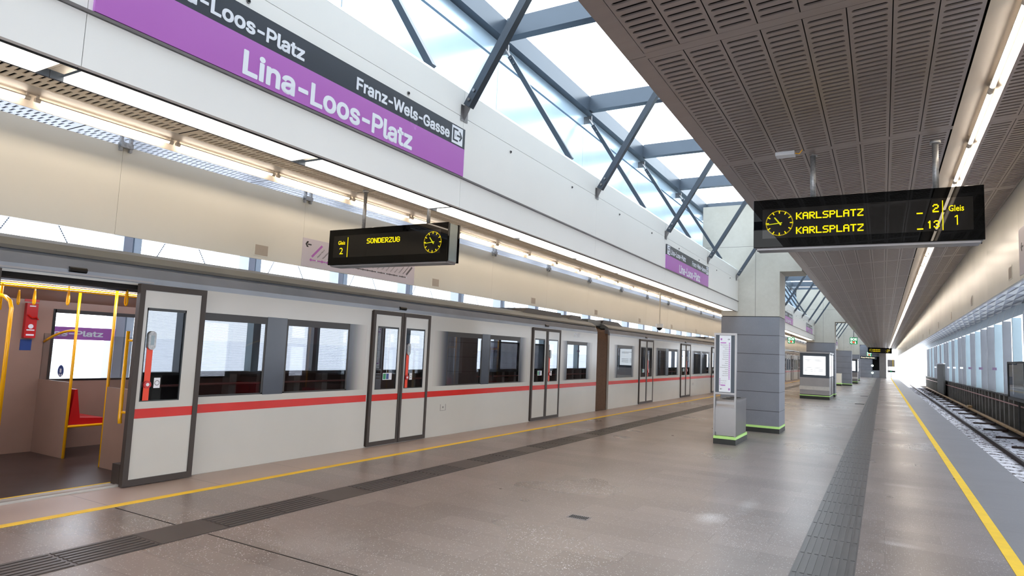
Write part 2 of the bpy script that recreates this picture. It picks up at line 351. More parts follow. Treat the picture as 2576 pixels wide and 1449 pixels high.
GLYPHS={'L':(0.393,[(0.06,0.0),(0.06,0.509),(0.125,0.509),(0.125,0.057),(0.361,0.057),(0.361,0.0)],[(0,2,1),(0,3,2),(0,4,3),(0,5,4)]),'i':(0.167,[(0.084,0.443),(0.067,0.446),(0.054,0.455),(0.044,0.468),(0.041,0.483),(0.044,0.499),(0.054,0.512),(0.067,0.521),(0.084,0.524),(0.1,0.521),(0.114,0.512),(0.123,0.499),(0.126,0.483),(0.123,0.468),(0.114,0.455),(0.1,0.446),(0.053,0.0),(0.053,0.379),(0.114,0.379),(0.114,0.0)],[(16,18,17),(16,19,18),(7,9,8),(6,9,7),(6,10,9),(5,10,6),(5,11,10),(4,11,5),(4,12,11),(3,12,4),(3,13,12),(2,13,3),(2,14,13),(1,14,2),(1,15,14),(0,15,1)]),'n':(0.41,[(0.114,0.227),(0.114,0.0),(0.053,0.0),(0.053,0.379),(0.112,0.379),(0.112,0.287),(0.102,0.287),(0.124,0.332),(0.152,0.362),(0.187,0.379),(0.227,0.384),(0.264,0.38),(0.295,0.369),(0.321,0.349),(0.341,0.321),(0.353,0.285),(0.357,0.24),(0.357,0.0),(0.296,0.0),(0.296,0.235),(0.29,0.275),(0.273,0.304),(0.246,0.323),(0.21,0.329),(0.184,0.326),(0.161,0.317),(0.141,0.303),(0.126,0.283),(0.117,0.257)],[(9,11,10),(9,12,11),(2,4,3),(2,6,4),(6,5,4),(8,12,9),(8,13,12),(7,13,8),(7,23,13),(23,14,13),(6,25,7),(25,24,7),(24,23,7),(22,14,23),(21,14,22),(21,15,14),(6,26,25),(20,15,21),(6,27,26),(2,28,6),(28,27,6),(20,16,15),(19,16,20),(2,0,28),(19,17,16),(18,17,19),(2,1,0)]),'a':(0.389,[(0.16,-0.009),(0.126,-0.005),(0.094,0.005),(0.068,0.022),(0.048,0.045),(0.035,0.073),(0.03,0.108),(0.034,0.138),(0.043,0.161),(0.058,0.179),(0.078,0.193),(0.1,0.203),(0.125,0.211),(0.152,0.216),(0.178,0.22),(0.209,0.224),(0.234,0.227),(0.252,0.23),(0.265,0.235),(0.273,0.243),(0.276,0.255),(0.276,0.257),(0.273,0.279),(0.267,0.297),(0.256,0.311),(0.24,0.322),(0.22,0.329),(0.196,0.331),(0.171,0.329),(0.149,0.322),(0.132,0.313),(0.118,0.301),(0.107,0.288),(0.1,0.274),(0.041,0.291),(0.057,0.322),(0.079,0.346),(0.104,0.364),(0.133,0.375),(0.163,0.382),(0.194,0.384),(0.215,0.383),(0.239,0.379),(0.263,0.372),(0.286,0.36),(0.306,0.343),(0.322,0.32),(0.333,0.29),(0.337,0.251),(0.337,0.0),(0.277,0.0),(0.277,0.052),(0.272,0.052),(0.264,0.038),(0.252,0.025),(0.236,0.012),(0.215,0.001),(0.19,-0.006),(0.17,0.045),(0.202,0.049),(0.228,0.059),(0.248,0.074),(0.263,0.093),(0.272,0.115),(0.276,0.138),(0.276,0.19),(0.27,0.186),(0.259,0.182),(0.246,0.179),(0.231,0.176),(0.216,0.173),(0.2,0.171),(0.186,0.169),(0.175,0.168),(0.154,0.164),(0.134,0.159),(0.117,0.15),(0.103,0.139),(0.095,0.124),(0.092,0.105),(0.094,0.087),(0.102,0.072),(0.114,0.061),(0.13,0.052),(0.149,0.047)],[(39,41,40),(39,42,41),(38,42,39),(38,43,42),(37,43,38),(37,44,43),(36,44,37),(36,45,44),(35,45,36),(35,27,45),(27,46,45),(35,28,27),(26,46,27),(35,29,28),(25,46,26),(35,30,29),(34,30,35),(24,46,25),(24,47,46),(34,31,30),(23,47,24),(34,32,31),(22,47,23),(33,32,34),(22,48,47),(21,48,22),(20,48,21),(19,48,20),(19,49,48),(18,49,19),(17,65,18),(65,49,18),(16,65,17),(15,65,16),(14,65,15),(13,65,14),(12,65,13),(11,65,12),(10,65,11),(9,65,10),(9,66,65),(64,49,65),(9,67,66),(9,68,67),(8,68,9),(8,69,68),(8,70,69),(8,71,70),(8,72,71),(8,73,72),(8,74,73),(8,75,74),(7,75,8),(7,76,75),(7,77,76),(7,78,77),(63,49,64),(6,78,7),(6,79,78),(62,49,63),(5,79,6),(5,80,79),(61,51,62),(51,49,62),(5,81,80),(60,51,61),(4,81,5),(4,82,81),(4,83,82),(59,52,60),(52,51,60),(4,84,83),(59,53,52),(50,49,51),(58,53,59),(4,58,84),(4,53,58),(3,53,4),(3,54,53),(3,55,54),(2,55,3),(2,56,55),(1,56,2),(1,57,56),(0,57,1)]),'-':(0.453,[(0.337,0.244),(0.337,0.188),(0.114,0.188),(0.114,0.244)],[(2,0,3),(2,1,0)]),'o':(0.415,[(0.207,-0.008),(0.159,-0.002),(0.117,0.016),(0.082,0.046),(0.056,0.085),(0.04,0.133),(0.034,0.187),(0.04,0.243),(0.056,0.291),(0.082,0.33),(0.117,0.36),(0.159,0.378),(0.207,0.384),(0.256,0.378),(0.299,0.36),(0.333,0.33),(0.359,0.291),(0.376,0.243),(0.381,0.187),(0.376,0.133),(0.359,0.085),(0.333,0.046),(0.299,0.016),(0.256,-0.002),(0.207,0.046),(0.242,0.051),(0.27,0.066),(0.292,0.089),(0.307,0.117),(0.316,0.151),(0.319,0.187),(0.316,0.224),(0.307,0.258),(0.292,0.287),(0.27,0.31),(0.242,0.325),(0.207,0.33),(0.173,0.325),(0.145,0.31),(0.124,0.287),(0.108,0.258),(0.099,0.224),(0.096,0.187),(0.099,0.151),(0.108,0.117),(0.124,0.089),(0.145,0.066),(0.173,0.051)],[(11,13,12),(10,13,11),(10,14,13),(9,14,10),(9,15,14),(8,37,9),(37,36,9),(36,15,9),(36,35,15),(35,16,15),(8,38,37),(34,16,35),(8,39,38),(33,16,34),(7,39,8),(33,17,16),(7,40,39),(32,17,33),(7,41,40),(31,17,32),(6,41,7),(31,18,17),(6,42,41),(30,18,31),(5,42,6),(5,43,42),(29,18,30),(29,19,18),(5,44,43),(28,19,29),(28,20,19),(4,44,5),(4,45,44),(27,20,28),(4,46,45),(26,20,27),(3,46,4),(26,21,20),(3,47,46),(25,21,26),(3,24,47),(24,21,25),(3,21,24),(2,21,3),(2,22,21),(1,22,2),(1,23,22),(0,23,1)]),'s':(0.365,[(0.182,-0.008),(0.145,-0.005),(0.112,0.003),(0.084,0.018),(0.062,0.038),(0.045,0.063),(0.036,0.094),(0.094,0.107),(0.105,0.079),(0.124,0.06),(0.15,0.049),(0.181,0.045),(0.217,0.05),(0.244,0.062),(0.262,0.081),(0.268,0.103),(0.265,0.121),(0.254,0.136),(0.237,0.147),(0.212,0.155),(0.149,0.17),(0.104,0.186),(0.072,0.208),(0.053,0.237),(0.047,0.274),(0.051,0.305),(0.065,0.332),(0.087,0.354),(0.115,0.37),(0.149,0.381),(0.187,0.384),(0.223,0.381),(0.254,0.372),(0.279,0.358),(0.299,0.339),(0.314,0.316),(0.324,0.29),(0.268,0.277),(0.258,0.298),(0.243,0.316),(0.219,0.328),(0.187,0.333),(0.156,0.329),(0.131,0.317),(0.114,0.299),(0.109,0.277),(0.112,0.258),(0.124,0.243),(0.144,0.232),(0.172,0.223),(0.229,0.209),(0.275,0.194),(0.306,0.171),(0.325,0.142),(0.331,0.107),(0.326,0.075),(0.312,0.047),(0.29,0.024),(0.26,0.006),(0.223,-0.005)],[(29,31,30),(29,32,31),(28,32,29),(28,33,32),(27,33,28),(27,34,33),(26,34,27),(26,41,34),(41,35,34),(26,42,41),(40,35,41),(25,42,26),(25,43,42),(39,35,40),(25,44,43),(39,36,35),(38,36,39),(24,44,25),(24,45,44),(37,36,38),(24,46,45),(23,46,24),(23,47,46),(23,48,47),(22,48,23),(22,49,48),(22,50,49),(22,51,50),(21,51,22),(21,52,51),(20,52,21),(20,53,52),(19,53,20),(18,53,19),(17,53,18),(17,54,53),(16,54,17),(15,54,16),(6,8,7),(15,55,54),(14,55,15),(5,8,6),(13,55,14),(5,9,8),(13,56,55),(4,9,5),(12,56,13),(4,10,9),(11,56,12),(4,11,10),(11,57,56),(4,57,11),(3,57,4),(3,58,57),(2,58,3),(2,59,58),(1,59,2),(1,0,59)]),'P':(0.445,[(0.06,0.0),(0.06,0.509),(0.235,0.509),(0.289,0.503),(0.332,0.487),(0.366,0.462),(0.39,0.43),(0.404,0.391),(0.409,0.348),(0.404,0.304),(0.39,0.265),(0.366,0.233),(0.332,0.207),(0.289,0.191),(0.235,0.186),(0.109,0.186),(0.109,0.242),(0.233,0.242),(0.269,0.246),(0.297,0.256),(0.318,0.272),(0.333,0.294),(0.342,0.319),(0.344,0.348),(0.342,0.376),(0.333,0.402),(0.318,0.423),(0.297,0.439),(0.268,0.449),(0.232,0.452),(0.125,0.452),(0.125,0.0)],[(0,30,1),(30,2,1),(30,3,2),(30,4,3),(30,5,4),(30,29,5),(29,28,5),(28,6,5),(0,16,30),(16,31,30),(27,6,28),(26,6,27),(26,7,6),(25,7,26),(24,7,25),(24,8,7),(23,8,24),(22,8,23),(22,9,8),(21,9,22),(21,10,9),(20,10,21),(19,10,20),(19,11,10),(18,11,19),(17,11,18),(0,15,16),(31,17,16),(31,14,17),(14,11,17),(14,12,11),(14,13,12),(0,14,15),(0,31,14)]),'l':(0.189,[(0.139,-0.002),(0.101,0.003),(0.074,0.02),(0.058,0.047),(0.053,0.084),(0.053,0.509),(0.114,0.509),(0.114,0.099),(0.115,0.077),(0.12,0.062),(0.13,0.054),(0.146,0.052),(0.154,0.052),(0.16,0.053),(0.165,0.053),(0.17,0.054),(0.181,0.003),(0.172,0.001),(0.162,-0.001),(0.151,-0.002)],[(4,6,5),(4,7,6),(4,8,7),(3,8,4),(3,9,8),(3,10,9),(3,11,10),(14,16,15),(13,16,14),(12,16,13),(11,16,12),(3,16,11),(2,16,3),(1,16,2),(0,16,1),(0,17,16),(0,18,17),(0,19,18)]),'t':(0.227,[(0.204,0.379),(0.204,0.327),(0.006,0.327),(0.006,0.379),(0.065,0.471),(0.126,0.471),(0.126,0.098),(0.128,0.076),(0.136,0.061),(0.15,0.053),(0.17,0.05),(0.177,0.05),(0.185,0.051),(0.194,0.052),(0.202,0.054),(0.213,0.002),(0.203,-0.001),(0.192,-0.003),(0.18,-0.004),(0.168,-0.004),(0.125,0.002),(0.092,0.021),(0.072,0.052),(0.065,0.093)],[(23,5,4),(23,6,5),(2,0,3),(2,1,0),(23,7,6),(22,7,23),(22,8,7),(22,9,8),(13,15,14),(22,10,9),(12,15,13),(21,10,22),(11,15,12),(10,15,11),(21,15,10),(20,15,21),(19,15,20),(19,16,15),(19,17,16),(19,18,17)]),'z':(0.38,[(0.042,0.0),(0.042,0.046),(0.254,0.32),(0.254,0.323),(0.048,0.323),(0.048,0.379),(0.333,0.379),(0.333,0.331),(0.126,0.06),(0.126,0.056),(0.339,0.056),(0.339,0.0)],[(4,6,5),(4,7,6),(4,3,7),(3,2,7),(2,8,7),(1,8,2),(1,9,8),(1,10,9),(1,11,10),(0,11,1)]),'F':(0.41,[(0.06,0.0),(0.06,0.509),(0.369,0.509),(0.369,0.452),(0.125,0.452),(0.125,0.278),(0.346,0.278),(0.346,0.221),(0.125,0.221),(0.125,0.0)],[(0,4,1),(4,2,1),(4,3,2),(0,5,4),(0,8,5),(8,6,5),(8,7,6),(0,9,8)]),'r':(0.259,[(0.053,0.0),(0.053,0.379),(0.112,0.379),(0.112,0.321),(0.115,0.321),(0.13,0.347),(0.152,0.367),(0.181,0.38),(0.213,0.385),(0.221,0.385),(0.229,0.384),(0.237,0.384),(0.243,0.384),(0.243,0.322),(0.239,0.323),(0.23,0.324),(0.219,0.325),(0.207,0.326),(0.182,0.323),(0.159,0.315),(0.14,0.301),(0.126,0.284),(0.117,0.262),(0.114,0.237),(0.114,0.0)],[(7,9,8),(7,10,9),(7,11,10),(7,12,11),(7,13,12),(6,13,7),(0,2,1),(0,3,2),(5,13,6),(4,17,5),(17,16,5),(16,15,5),(15,14,5),(14,13,5),(4,18,17),(4,19,18),(0,4,3),(0,22,4),(22,21,4),(21,20,4),(20,19,4),(0,23,22),(0,24,23)]),'W':(0.686,[(0.155,0.0),(0.016,0.509),(0.082,0.509),(0.163,0.196),(0.17,0.171),(0.175,0.145),(0.181,0.12),(0.187,0.094),(0.192,0.067),(0.197,0.04),(0.189,0.04),(0.194,0.067),(0.2,0.094),(0.205,0.12),(0.211,0.145),(0.218,0.171),(0.224,0.196),(0.306,0.509),(0.38,0.509),(0.462,0.196),(0.468,0.171),(0.474,0.145),(0.48,0.12),(0.486,0.094),(0.492,0.067),(0.497,0.04),(0.488,0.04),(0.493,0.067),(0.499,0.094),(0.504,0.12),(0.51,0.145),(0.517,0.171),(0.523,0.196),(0.603,0.509),(0.67,0.509),(0.53,0.0),(0.455,0.0),(0.368,0.323),(0.359,0.356),(0.351,0.391),(0.344,0.431),(0.336,0.475),(0.35,0.475),(0.342,0.433),(0.335,0.395),(0.327,0.359),(0.318,0.323),(0.23,0.0)],[(0,2,1),(0,3,2),(16,41,17),(41,18,17),(41,42,18),(42,19,18),(32,34,33),(32,35,34),(16,43,41),(43,40,41),(43,40,42),(40,19,42),(16,44,43),(39,19,40),(16,45,44),(38,19,39),(16,46,45),(37,19,38),(16,47,46),(36,19,37),(0,4,3),(15,47,16),(36,20,19),(31,35,32),(0,5,4),(14,47,15),(36,21,20),(30,35,31),(0,6,5),(13,47,14),(36,22,21),(29,35,30),(0,7,6),(12,47,13),(36,23,22),(28,35,29),(0,8,7),(11,47,12),(36,24,23),(27,35,28),(0,10,8),(10,9,8),(10,47,11),(36,26,24),(26,25,24),(26,35,27),(0,47,10),(36,35,26)]),'e':(0.404,[(0.212,-0.008),(0.161,-0.002),(0.117,0.016),(0.082,0.046),(0.056,0.085),(0.04,0.132),(0.034,0.187),(0.039,0.242),(0.055,0.29),(0.081,0.329),(0.115,0.359),(0.157,0.378),(0.205,0.384),(0.236,0.382),(0.266,0.374),(0.294,0.361),(0.319,0.341),(0.341,0.315),(0.357,0.282),(0.368,0.242),(0.371,0.194),(0.371,0.169),(0.075,0.169),(0.075,0.221),(0.338,0.221),(0.31,0.202),(0.307,0.237),(0.298,0.269),(0.283,0.294),(0.263,0.314),(0.237,0.326),(0.205,0.33),(0.173,0.326),(0.146,0.313),(0.125,0.294),(0.109,0.27),(0.099,0.241),(0.096,0.211),(0.096,0.178),(0.1,0.139),(0.11,0.106),(0.128,0.08),(0.151,0.061),(0.179,0.05),(0.212,0.046),(0.234,0.048),(0.254,0.053),(0.271,0.061),(0.285,0.073),(0.297,0.088),(0.306,0.105),(0.365,0.091),(0.353,0.063),(0.335,0.039),(0.311,0.019),(0.283,0.004),(0.249,-0.005)],[(11,13,12),(11,14,13),(10,14,11),(10,15,14),(10,16,15),(9,16,10),(9,31,16),(31,17,16),(9,32,31),(30,17,31),(8,32,9),(29,17,30),(8,33,32),(29,18,17),(28,18,29),(8,34,33),(27,18,28),(8,35,34),(7,35,8),(27,19,18),(7,36,35),(26,19,27),(26,24,19),(24,20,19),(6,23,7),(23,36,7),(23,37,36),(25,24,26),(6,22,23),(37,24,23),(37,20,24),(38,20,37),(38,21,20),(5,22,6),(39,21,38),(5,21,22),(5,39,21),(5,40,39),(4,40,5),(4,41,40),(49,51,50),(49,52,51),(48,52,49),(3,41,4),(3,42,41),(47,52,48),(47,53,52),(3,43,42),(46,53,47),(45,53,46),(3,44,43),(44,53,45),(3,53,44),(2,53,3),(2,54,53),(2,55,54),(1,55,2),(1,56,55),(0,56,1)]),'G':(0.52,[(0.269,-0.007),(0.205,0.001),(0.149,0.025),(0.104,0.064),(0.069,0.116),(0.047,0.179),(0.04,0.254),(0.047,0.329),(0.069,0.393),(0.103,0.445),(0.149,0.484),(0.203,0.508),(0.265,0.516),(0.304,0.513),(0.34,0.504),(0.374,0.489),(0.403,0.469),(0.429,0.445),(0.449,0.416),(0.465,0.384),(0.474,0.349),(0.408,0.349),(0.399,0.372),(0.387,0.393),(0.373,0.411),(0.356,0.427),(0.337,0.439),(0.315,0.448),(0.291,0.454),(0.265,0.456),(0.222,0.45),(0.183,0.432),(0.15,0.404),(0.125,0.364),(0.109,0.314),(0.103,0.254),(0.109,0.194),(0.125,0.145),(0.151,0.105),(0.184,0.076),(0.224,0.059),(0.269,0.053),(0.309,0.057),(0.345,0.071),(0.374,0.093),(0.396,0.123),(0.41,0.16),(0.415,0.202),(0.434,0.199),(0.283,0.199),(0.283,0.256),(0.478,0.256),(0.478,0.2),(0.471,0.141),(0.451,0.091),(0.419,0.05),(0.377,0.019),(0.326,-0.0)],[(11,13,12),(11,14,13),(10,14,11),(10,15,14),(10,16,15),(9,16,10),(9,29,16),(29,17,16),(9,30,29),(28,17,29),(27,17,28),(9,31,30),(26,17,27),(8,31,9),(26,18,17),(25,18,26),(8,32,31),(24,18,25),(24,19,18),(23,19,24),(8,33,32),(7,33,8),(22,19,23),(22,20,19),(21,20,22),(7,34,33),(6,34,7),(6,35,34),(49,51,50),(49,47,51),(47,52,51),(5,35,6),(5,36,35),(49,46,47),(48,52,47),(48,53,52),(46,48,49),(46,53,48),(5,37,36),(4,37,5),(45,53,46),(4,38,37),(45,54,53),(44,54,45),(3,38,4),(3,39,38),(43,54,44),(43,55,54),(3,40,39),(42,55,43),(2,40,3),(2,41,40),(41,55,42),(2,55,41),(2,56,55),(1,56,2),(1,57,56),(0,57,1)]),'U':(0.517,[(0.259,-0.008),(0.203,-0.002),(0.154,0.015),(0.114,0.043),(0.085,0.08),(0.066,0.124),(0.06,0.173),(0.06,0.509),(0.124,0.509),(0.124,0.178),(0.128,0.144),(0.141,0.113),(0.16,0.087),(0.187,0.068),(0.22,0.056),(0.259,0.052),(0.298,0.056),(0.331,0.068),(0.357,0.087),(0.377,0.113),(0.389,0.144),(0.393,0.178),(0.393,0.509),(0.457,0.509),(0.457,0.173),(0.451,0.124),(0.433,0.08),(0.403,0.043),(0.363,0.015),(0.315,-0.002)],[(6,8,7),(6,9,8),(21,23,22),(21,24,23),(6,10,9),(20,24,21),(5,10,6),(20,25,24),(5,11,10),(19,25,20),(19,26,25),(4,11,5),(4,12,11),(18,26,19),(4,13,12),(17,26,18),(3,13,4),(17,27,26),(3,14,13),(16,27,17),(3,15,14),(15,27,16),(3,27,15),(2,27,3),(2,28,27),(1,28,2),(1,29,28),(0,29,1)]),'2':(0.453,[(0.064,0.0),(0.064,0.047),(0.234,0.229),(0.261,0.257),(0.282,0.282),(0.299,0.305),(0.311,0.327),(0.318,0.348),(0.32,0.371),(0.317,0.397),(0.308,0.419),(0.293,0.436),(0.273,0.449),(0.25,0.457),(0.224,0.46),(0.196,0.457),(0.172,0.447),(0.153,0.433),(0.139,0.413),(0.13,0.39),(0.127,0.362),(0.066,0.362),(0.071,0.405),(0.086,0.442),(0.111,0.473),(0.143,0.496),(0.182,0.511),(0.225,0.516),(0.268,0.511),(0.306,0.497),(0.337,0.474),(0.361,0.445),(0.376,0.411),(0.381,0.372),(0.378,0.345),(0.371,0.318),(0.357,0.29),(0.336,0.259),(0.306,0.223),(0.267,0.18),(0.153,0.06),(0.153,0.057),(0.389,0.057),(0.389,0.0)],[(26,28,27),(26,29,28),(25,29,26),(25,30,29),(24,30,25),(24,31,30),(23,15,24),(15,14,24),(14,13,24),(13,31,24),(12,31,13),(23,16,15),(11,31,12),(23,17,16),(11,32,31),(22,17,23),(10,32,11),(22,18,17),(9,32,10),(22,19,18),(9,33,32),(21,19,22),(8,33,9),(21,20,19),(8,34,33),(7,34,8),(6,34,7),(6,35,34),(5,35,6),(5,36,35),(4,36,5),(4,37,36),(3,37,4),(3,38,37),(2,38,3),(1,38,2),(1,39,38),(1,40,39),(1,41,40),(1,42,41),(1,43,42),(0,43,1)]),'5':(0.453,[(0.221,-0.007),(0.178,-0.002),(0.14,0.011),(0.108,0.032),(0.083,0.06),(0.066,0.093),(0.06,0.13),(0.122,0.13),(0.127,0.108),(0.138,0.089),(0.154,0.073),(0.173,0.06),(0.196,0.052),(0.221,0.05),(0.25,0.053),(0.276,0.064),(0.298,0.082),(0.314,0.104),(0.324,0.131),(0.328,0.162),(0.324,0.193),(0.314,0.221),(0.297,0.244),(0.275,0.262),(0.248,0.273),(0.218,0.277),(0.192,0.275),(0.167,0.268),(0.145,0.258),(0.128,0.246),(0.067,0.253),(0.096,0.509),(0.366,0.509),(0.366,0.452),(0.151,0.452),(0.134,0.301),(0.136,0.301),(0.155,0.315),(0.178,0.325),(0.203,0.331),(0.229,0.334),(0.263,0.33),(0.294,0.321),(0.321,0.306),(0.345,0.285),(0.364,0.26),(0.379,0.231),(0.388,0.199),(0.391,0.163),(0.385,0.117),(0.369,0.076),(0.343,0.041),(0.309,0.015),(0.268,-0.001)],[(30,34,31),(34,32,31),(34,33,32),(30,35,34),(39,41,40),(38,41,39),(38,42,41),(37,42,38),(37,43,42),(36,43,37),(36,44,43),(30,36,35),(30,26,36),(26,25,36),(25,44,36),(25,45,44),(24,45,25),(30,27,26),(23,45,24),(30,28,27),(22,45,23),(22,46,45),(30,29,28),(21,46,22),(21,47,46),(20,47,21),(20,48,47),(19,48,20),(19,49,48),(18,49,19),(17,49,18),(5,7,6),(5,8,7),(17,50,49),(5,9,8),(16,50,17),(4,9,5),(4,10,9),(15,50,16),(15,51,50),(4,11,10),(14,51,15),(4,12,11),(3,12,4),(13,51,14),(3,13,12),(3,51,13),(3,52,51),(2,52,3),(2,53,52),(1,53,2),(1,0,53)]),'1':(0.453,[(0.076,0.0),(0.076,0.055),(0.391,0.055),(0.391,0.0),(0.276,0.509),(0.276,0.0),(0.212,0.0),(0.212,0.448),(0.209,0.448),(0.086,0.358),(0.086,0.427),(0.198,0.509)],[(10,4,11),(10,8,4),(8,7,4),(7,5,4),(10,9,8),(6,5,7),(0,2,1),(0,3,2)]),'9':(0.453,[(0.226,0.516),(0.271,0.51),(0.31,0.494),(0.343,0.468),(0.368,0.434),(0.384,0.393),(0.389,0.347),(0.385,0.309),(0.373,0.27),(0.35,0.224),(0.315,0.168),(0.2,0.0),(0.13,0.0),(0.301,0.248),(0.307,0.248),(0.299,0.234),(0.287,0.221),(0.273,0.21),(0.257,0.202),(0.238,0.196),(0.218,0.195),(0.175,0.199),(0.137,0.214),(0.106,0.237),(0.083,0.269),(0.068,0.307),(0.064,0.352),(0.069,0.397),(0.085,0.436),(0.11,0.469),(0.143,0.494),(0.182,0.51),(0.226,0.46),(0.199,0.457),(0.174,0.446),(0.154,0.429),(0.138,0.407),(0.129,0.381),(0.125,0.352),(0.129,0.322),(0.138,0.295),(0.154,0.274),(0.174,0.257),(0.199,0.247),(0.226,0.243),(0.254,0.247),(0.279,0.257),(0.299,0.273),(0.314,0.295),(0.324,0.321),(0.327,0.35),(0.324,0.381),(0.314,0.407),(0.299,0.429),(0.279,0.446),(0.254,0.457)],[(31,1,0),(30,1,31),(30,2,1),(29,2,30),(29,3,2),(28,33,29),(33,32,29),(32,3,29),(32,55,3),(55,4,3),(28,34,33),(54,4,55),(28,35,34),(53,4,54),(27,35,28),(53,5,4),(27,36,35),(52,5,53),(27,37,36),(51,5,52),(26,37,27),(51,6,5),(26,38,37),(50,6,51),(25,38,26),(25,39,38),(49,6,50),(49,7,6),(25,40,39),(48,7,49),(48,8,7),(24,40,25),(24,41,40),(47,8,48),(24,42,41),(46,8,47),(46,14,8),(14,9,8),(23,42,24),(23,43,42),(45,13,46),(13,14,46),(45,17,13),(17,12,13),(15,9,14),(23,44,43),(44,17,45),(23,17,44),(22,17,23),(16,9,15),(16,10,9),(17,10,16),(21,17,22),(21,18,17),(12,10,17),(21,19,18),(20,19,21),(12,11,10)])}
GLYPHS['-'] = (GLYPHS['-'][0]*.82, [(a-.03, b) for a, b in GLYPHS['-'][1]], GLYPHS['-'][2])
_a = [math.radians(90-180*k/12) for k in range(13)]   # redrawn P: stem, two arms and a bowl
_po = [(.248+.161*math.cos(t), .348+.161*math.sin(t)) for t in _a]; _pi = [(.248+.105*math.cos(t), .348+.105*math.sin(t)) for t in _a]
GLYPHS['P'] = (.43, [(.06, 0), (.109, 0), (.109, .187), (.109, .243), (.109, .453), (.109, .509), (.06, .509)]+_po+_pi,
               [(0, 1, 2, 3, 4, 5, 6), (4, 20, 7, 5), (2, 19, 32, 3)]+[(7+k, 20+k, 21+k, 8+k) for k in range(12)])
def gtext(s, txt, o, u, v, cap, width=None, right=False):   # grotesque lettering from outline data
    sc = cap/.553; adv = [GLYPHS[c][0]*sc for c in txt]; tot = sum(adv); kx = (width/tot) if width else 1
    o, u, v = Vector(o), Vector(u), Vector(v); x = -tot*kx if right else 0
    for c, a in zip(txt, adv):
        i = len(s.v); s.v += [tuple(o+u*(x+px*sc*kx)+v*(py+.022)*sc) for px, py in GLYPHS[c][1]]
        for f in GLYPHS[c][2]: s.f.append(tuple(i+k for k in f)); s.mi.append(s.cur)
        ed = {}
        for f in GLYPHS[c][2]:
            for q in range(len(f)):
                e = (f[q], f[(q+1) % len(f)]); ed[tuple(sorted(e))] = ed.get(tuple(sorted(e)), 0)+1
        pts = GLYPHS[c][1]; w = .027; nk = u.cross(v); kk = 0
        for (a_, b_), n_ in ed.items():   # thicken the outline
            if n_ > 1: continue
            (ax, ay), (bx, by) = pts[a_], pts[b_]; L = math.hypot(bx-ax, by-ay) or 1; dx, dy = (bx-ax)/L*w, (by-ay)/L*w
            kk += 1; nb = nk*-(.0003+.00002*kk)
            s.q(*[nb+o+u*(x+qx*sc*kx)+v*(qy+.022)*sc for qx, qy in ((ax-dx*.6-dy, ay-dy*.6+dx), (ax-dx*.6+dy, ay-dy*.6-dx), (bx+dx*.6+dy, by+dy*.6-dx), (bx+dx*.6-dy, by+dy*.6+dx))])
        x += a*kx
    return s
WL = {}
def put(name, mb, mat, parent=None, bevel=0, smooth=False):
    off = WL.get(parent.name, (0, 0, 0)) if parent else (0, 0, 0)
    me = mb.mesh(name, mat, off)
    o = bpy.data.objects.new(name, me); COL.objects.link(o)
    if parent: o.parent = parent
    WL[o.name] = off
    if smooth:
        for p in me.polygons: p.use_smooth = len(p.vertices) == 4
    if bevel:
        b = o.modifiers.new('bevel', 'BEVEL'); b.width = bevel; b.segments = 2; b.limit_method = 'ANGLE'
    return o
def tag(o, label=None, cat=None, group=None, kind=None):
    if label: o['label'] = label
    if cat: o['category'] = cat
    if group: o['group'] = group
    if kind: o['kind'] = kind
    return o
def thing(name, label, cat, loc, group=None):
    o = bpy.data.objects.new(name, None); COL.objects.link(o); o.location = loc; o.empty_display_size = .1
    WL[o.name] = tuple(loc); return tag(o, label, cat, group)
def struct(name, mb, mat, bevel=0):
    o = put(name, mb, mat, None, bevel); o['kind'] = 'structure'; return o
def sempty(name, loc=(0, 0, 0)):
    o = bpy.data.objects.new(name, None); COL.objects.link(o); o.location = loc; WL[o.name] = tuple(loc); o['kind'] = 'structure'; return o
def dup(o, delta, label=None, group=None, parent=None, cat=None):
    c = o.copy(); COL.objects.link(c)
    if parent is None: c.location = Vector(o.location)+Vector(delta)
    else: c.parent = parent
    if label: c['label'] = label
    if group: c['group'] = group
    for ch in list(o.children): dup(ch, None, parent=c)
    return c
def B(*a): return MB().box(*a)
X, Y, Z = Vector((1, 0, 0)), Vector((0, 1, 0)), Vector((0, 0, 1))

# ------------------------------------------------------------------ the structural grid
def G(i): return 1.35+2.8*i
I0, I1 = -3, 35            # bays along the hall
YA, YB = G(I0), G(I1+1)    # -7.05 .. 102.15
PORT = [15.6+19.6*k for k in range(5)]

# floor
struct('floor', B(-6.25, 1.0, YA, 104, -.25, 0), M['floor'])
struct('floor_edge_left', B(-6.93, -6.25, YA, 104, -.3, 0), M['edge_l'])
struct('floor_edge_right', B(1.0, 1.75, YA, 104, -.3, 0), M['edge_r'])
struct('wall_platform_right', B(1.2, 1.7, YA, 104, -1.1, -.3), M['concrete2'])
struct('wall_platform_left', B(-6.85, -6.4, YA, 104, -1.1, -.3), M['concrete2'])
struct('ground_track_right', B(1.7, 6.4, YA, 115, -1.35, -1.12), M['ballast'])
struct('ground_track_left', B(-13.2, -6.85, YA, 115, -1.35, -1.12), M['ballast'])
struct('ground_verge_right', B(5.1, 5.7, YA, 111, -1.12, -1.04), M['verge'])
struct('ground_snow', B(-400, 400, -100, 900, -1.6, -1.36), M['cleansnow'])
struct('ground_snow_beyond', B(-30, 60, 115, 420, -1.36, -1.13), M['cleansnow'])
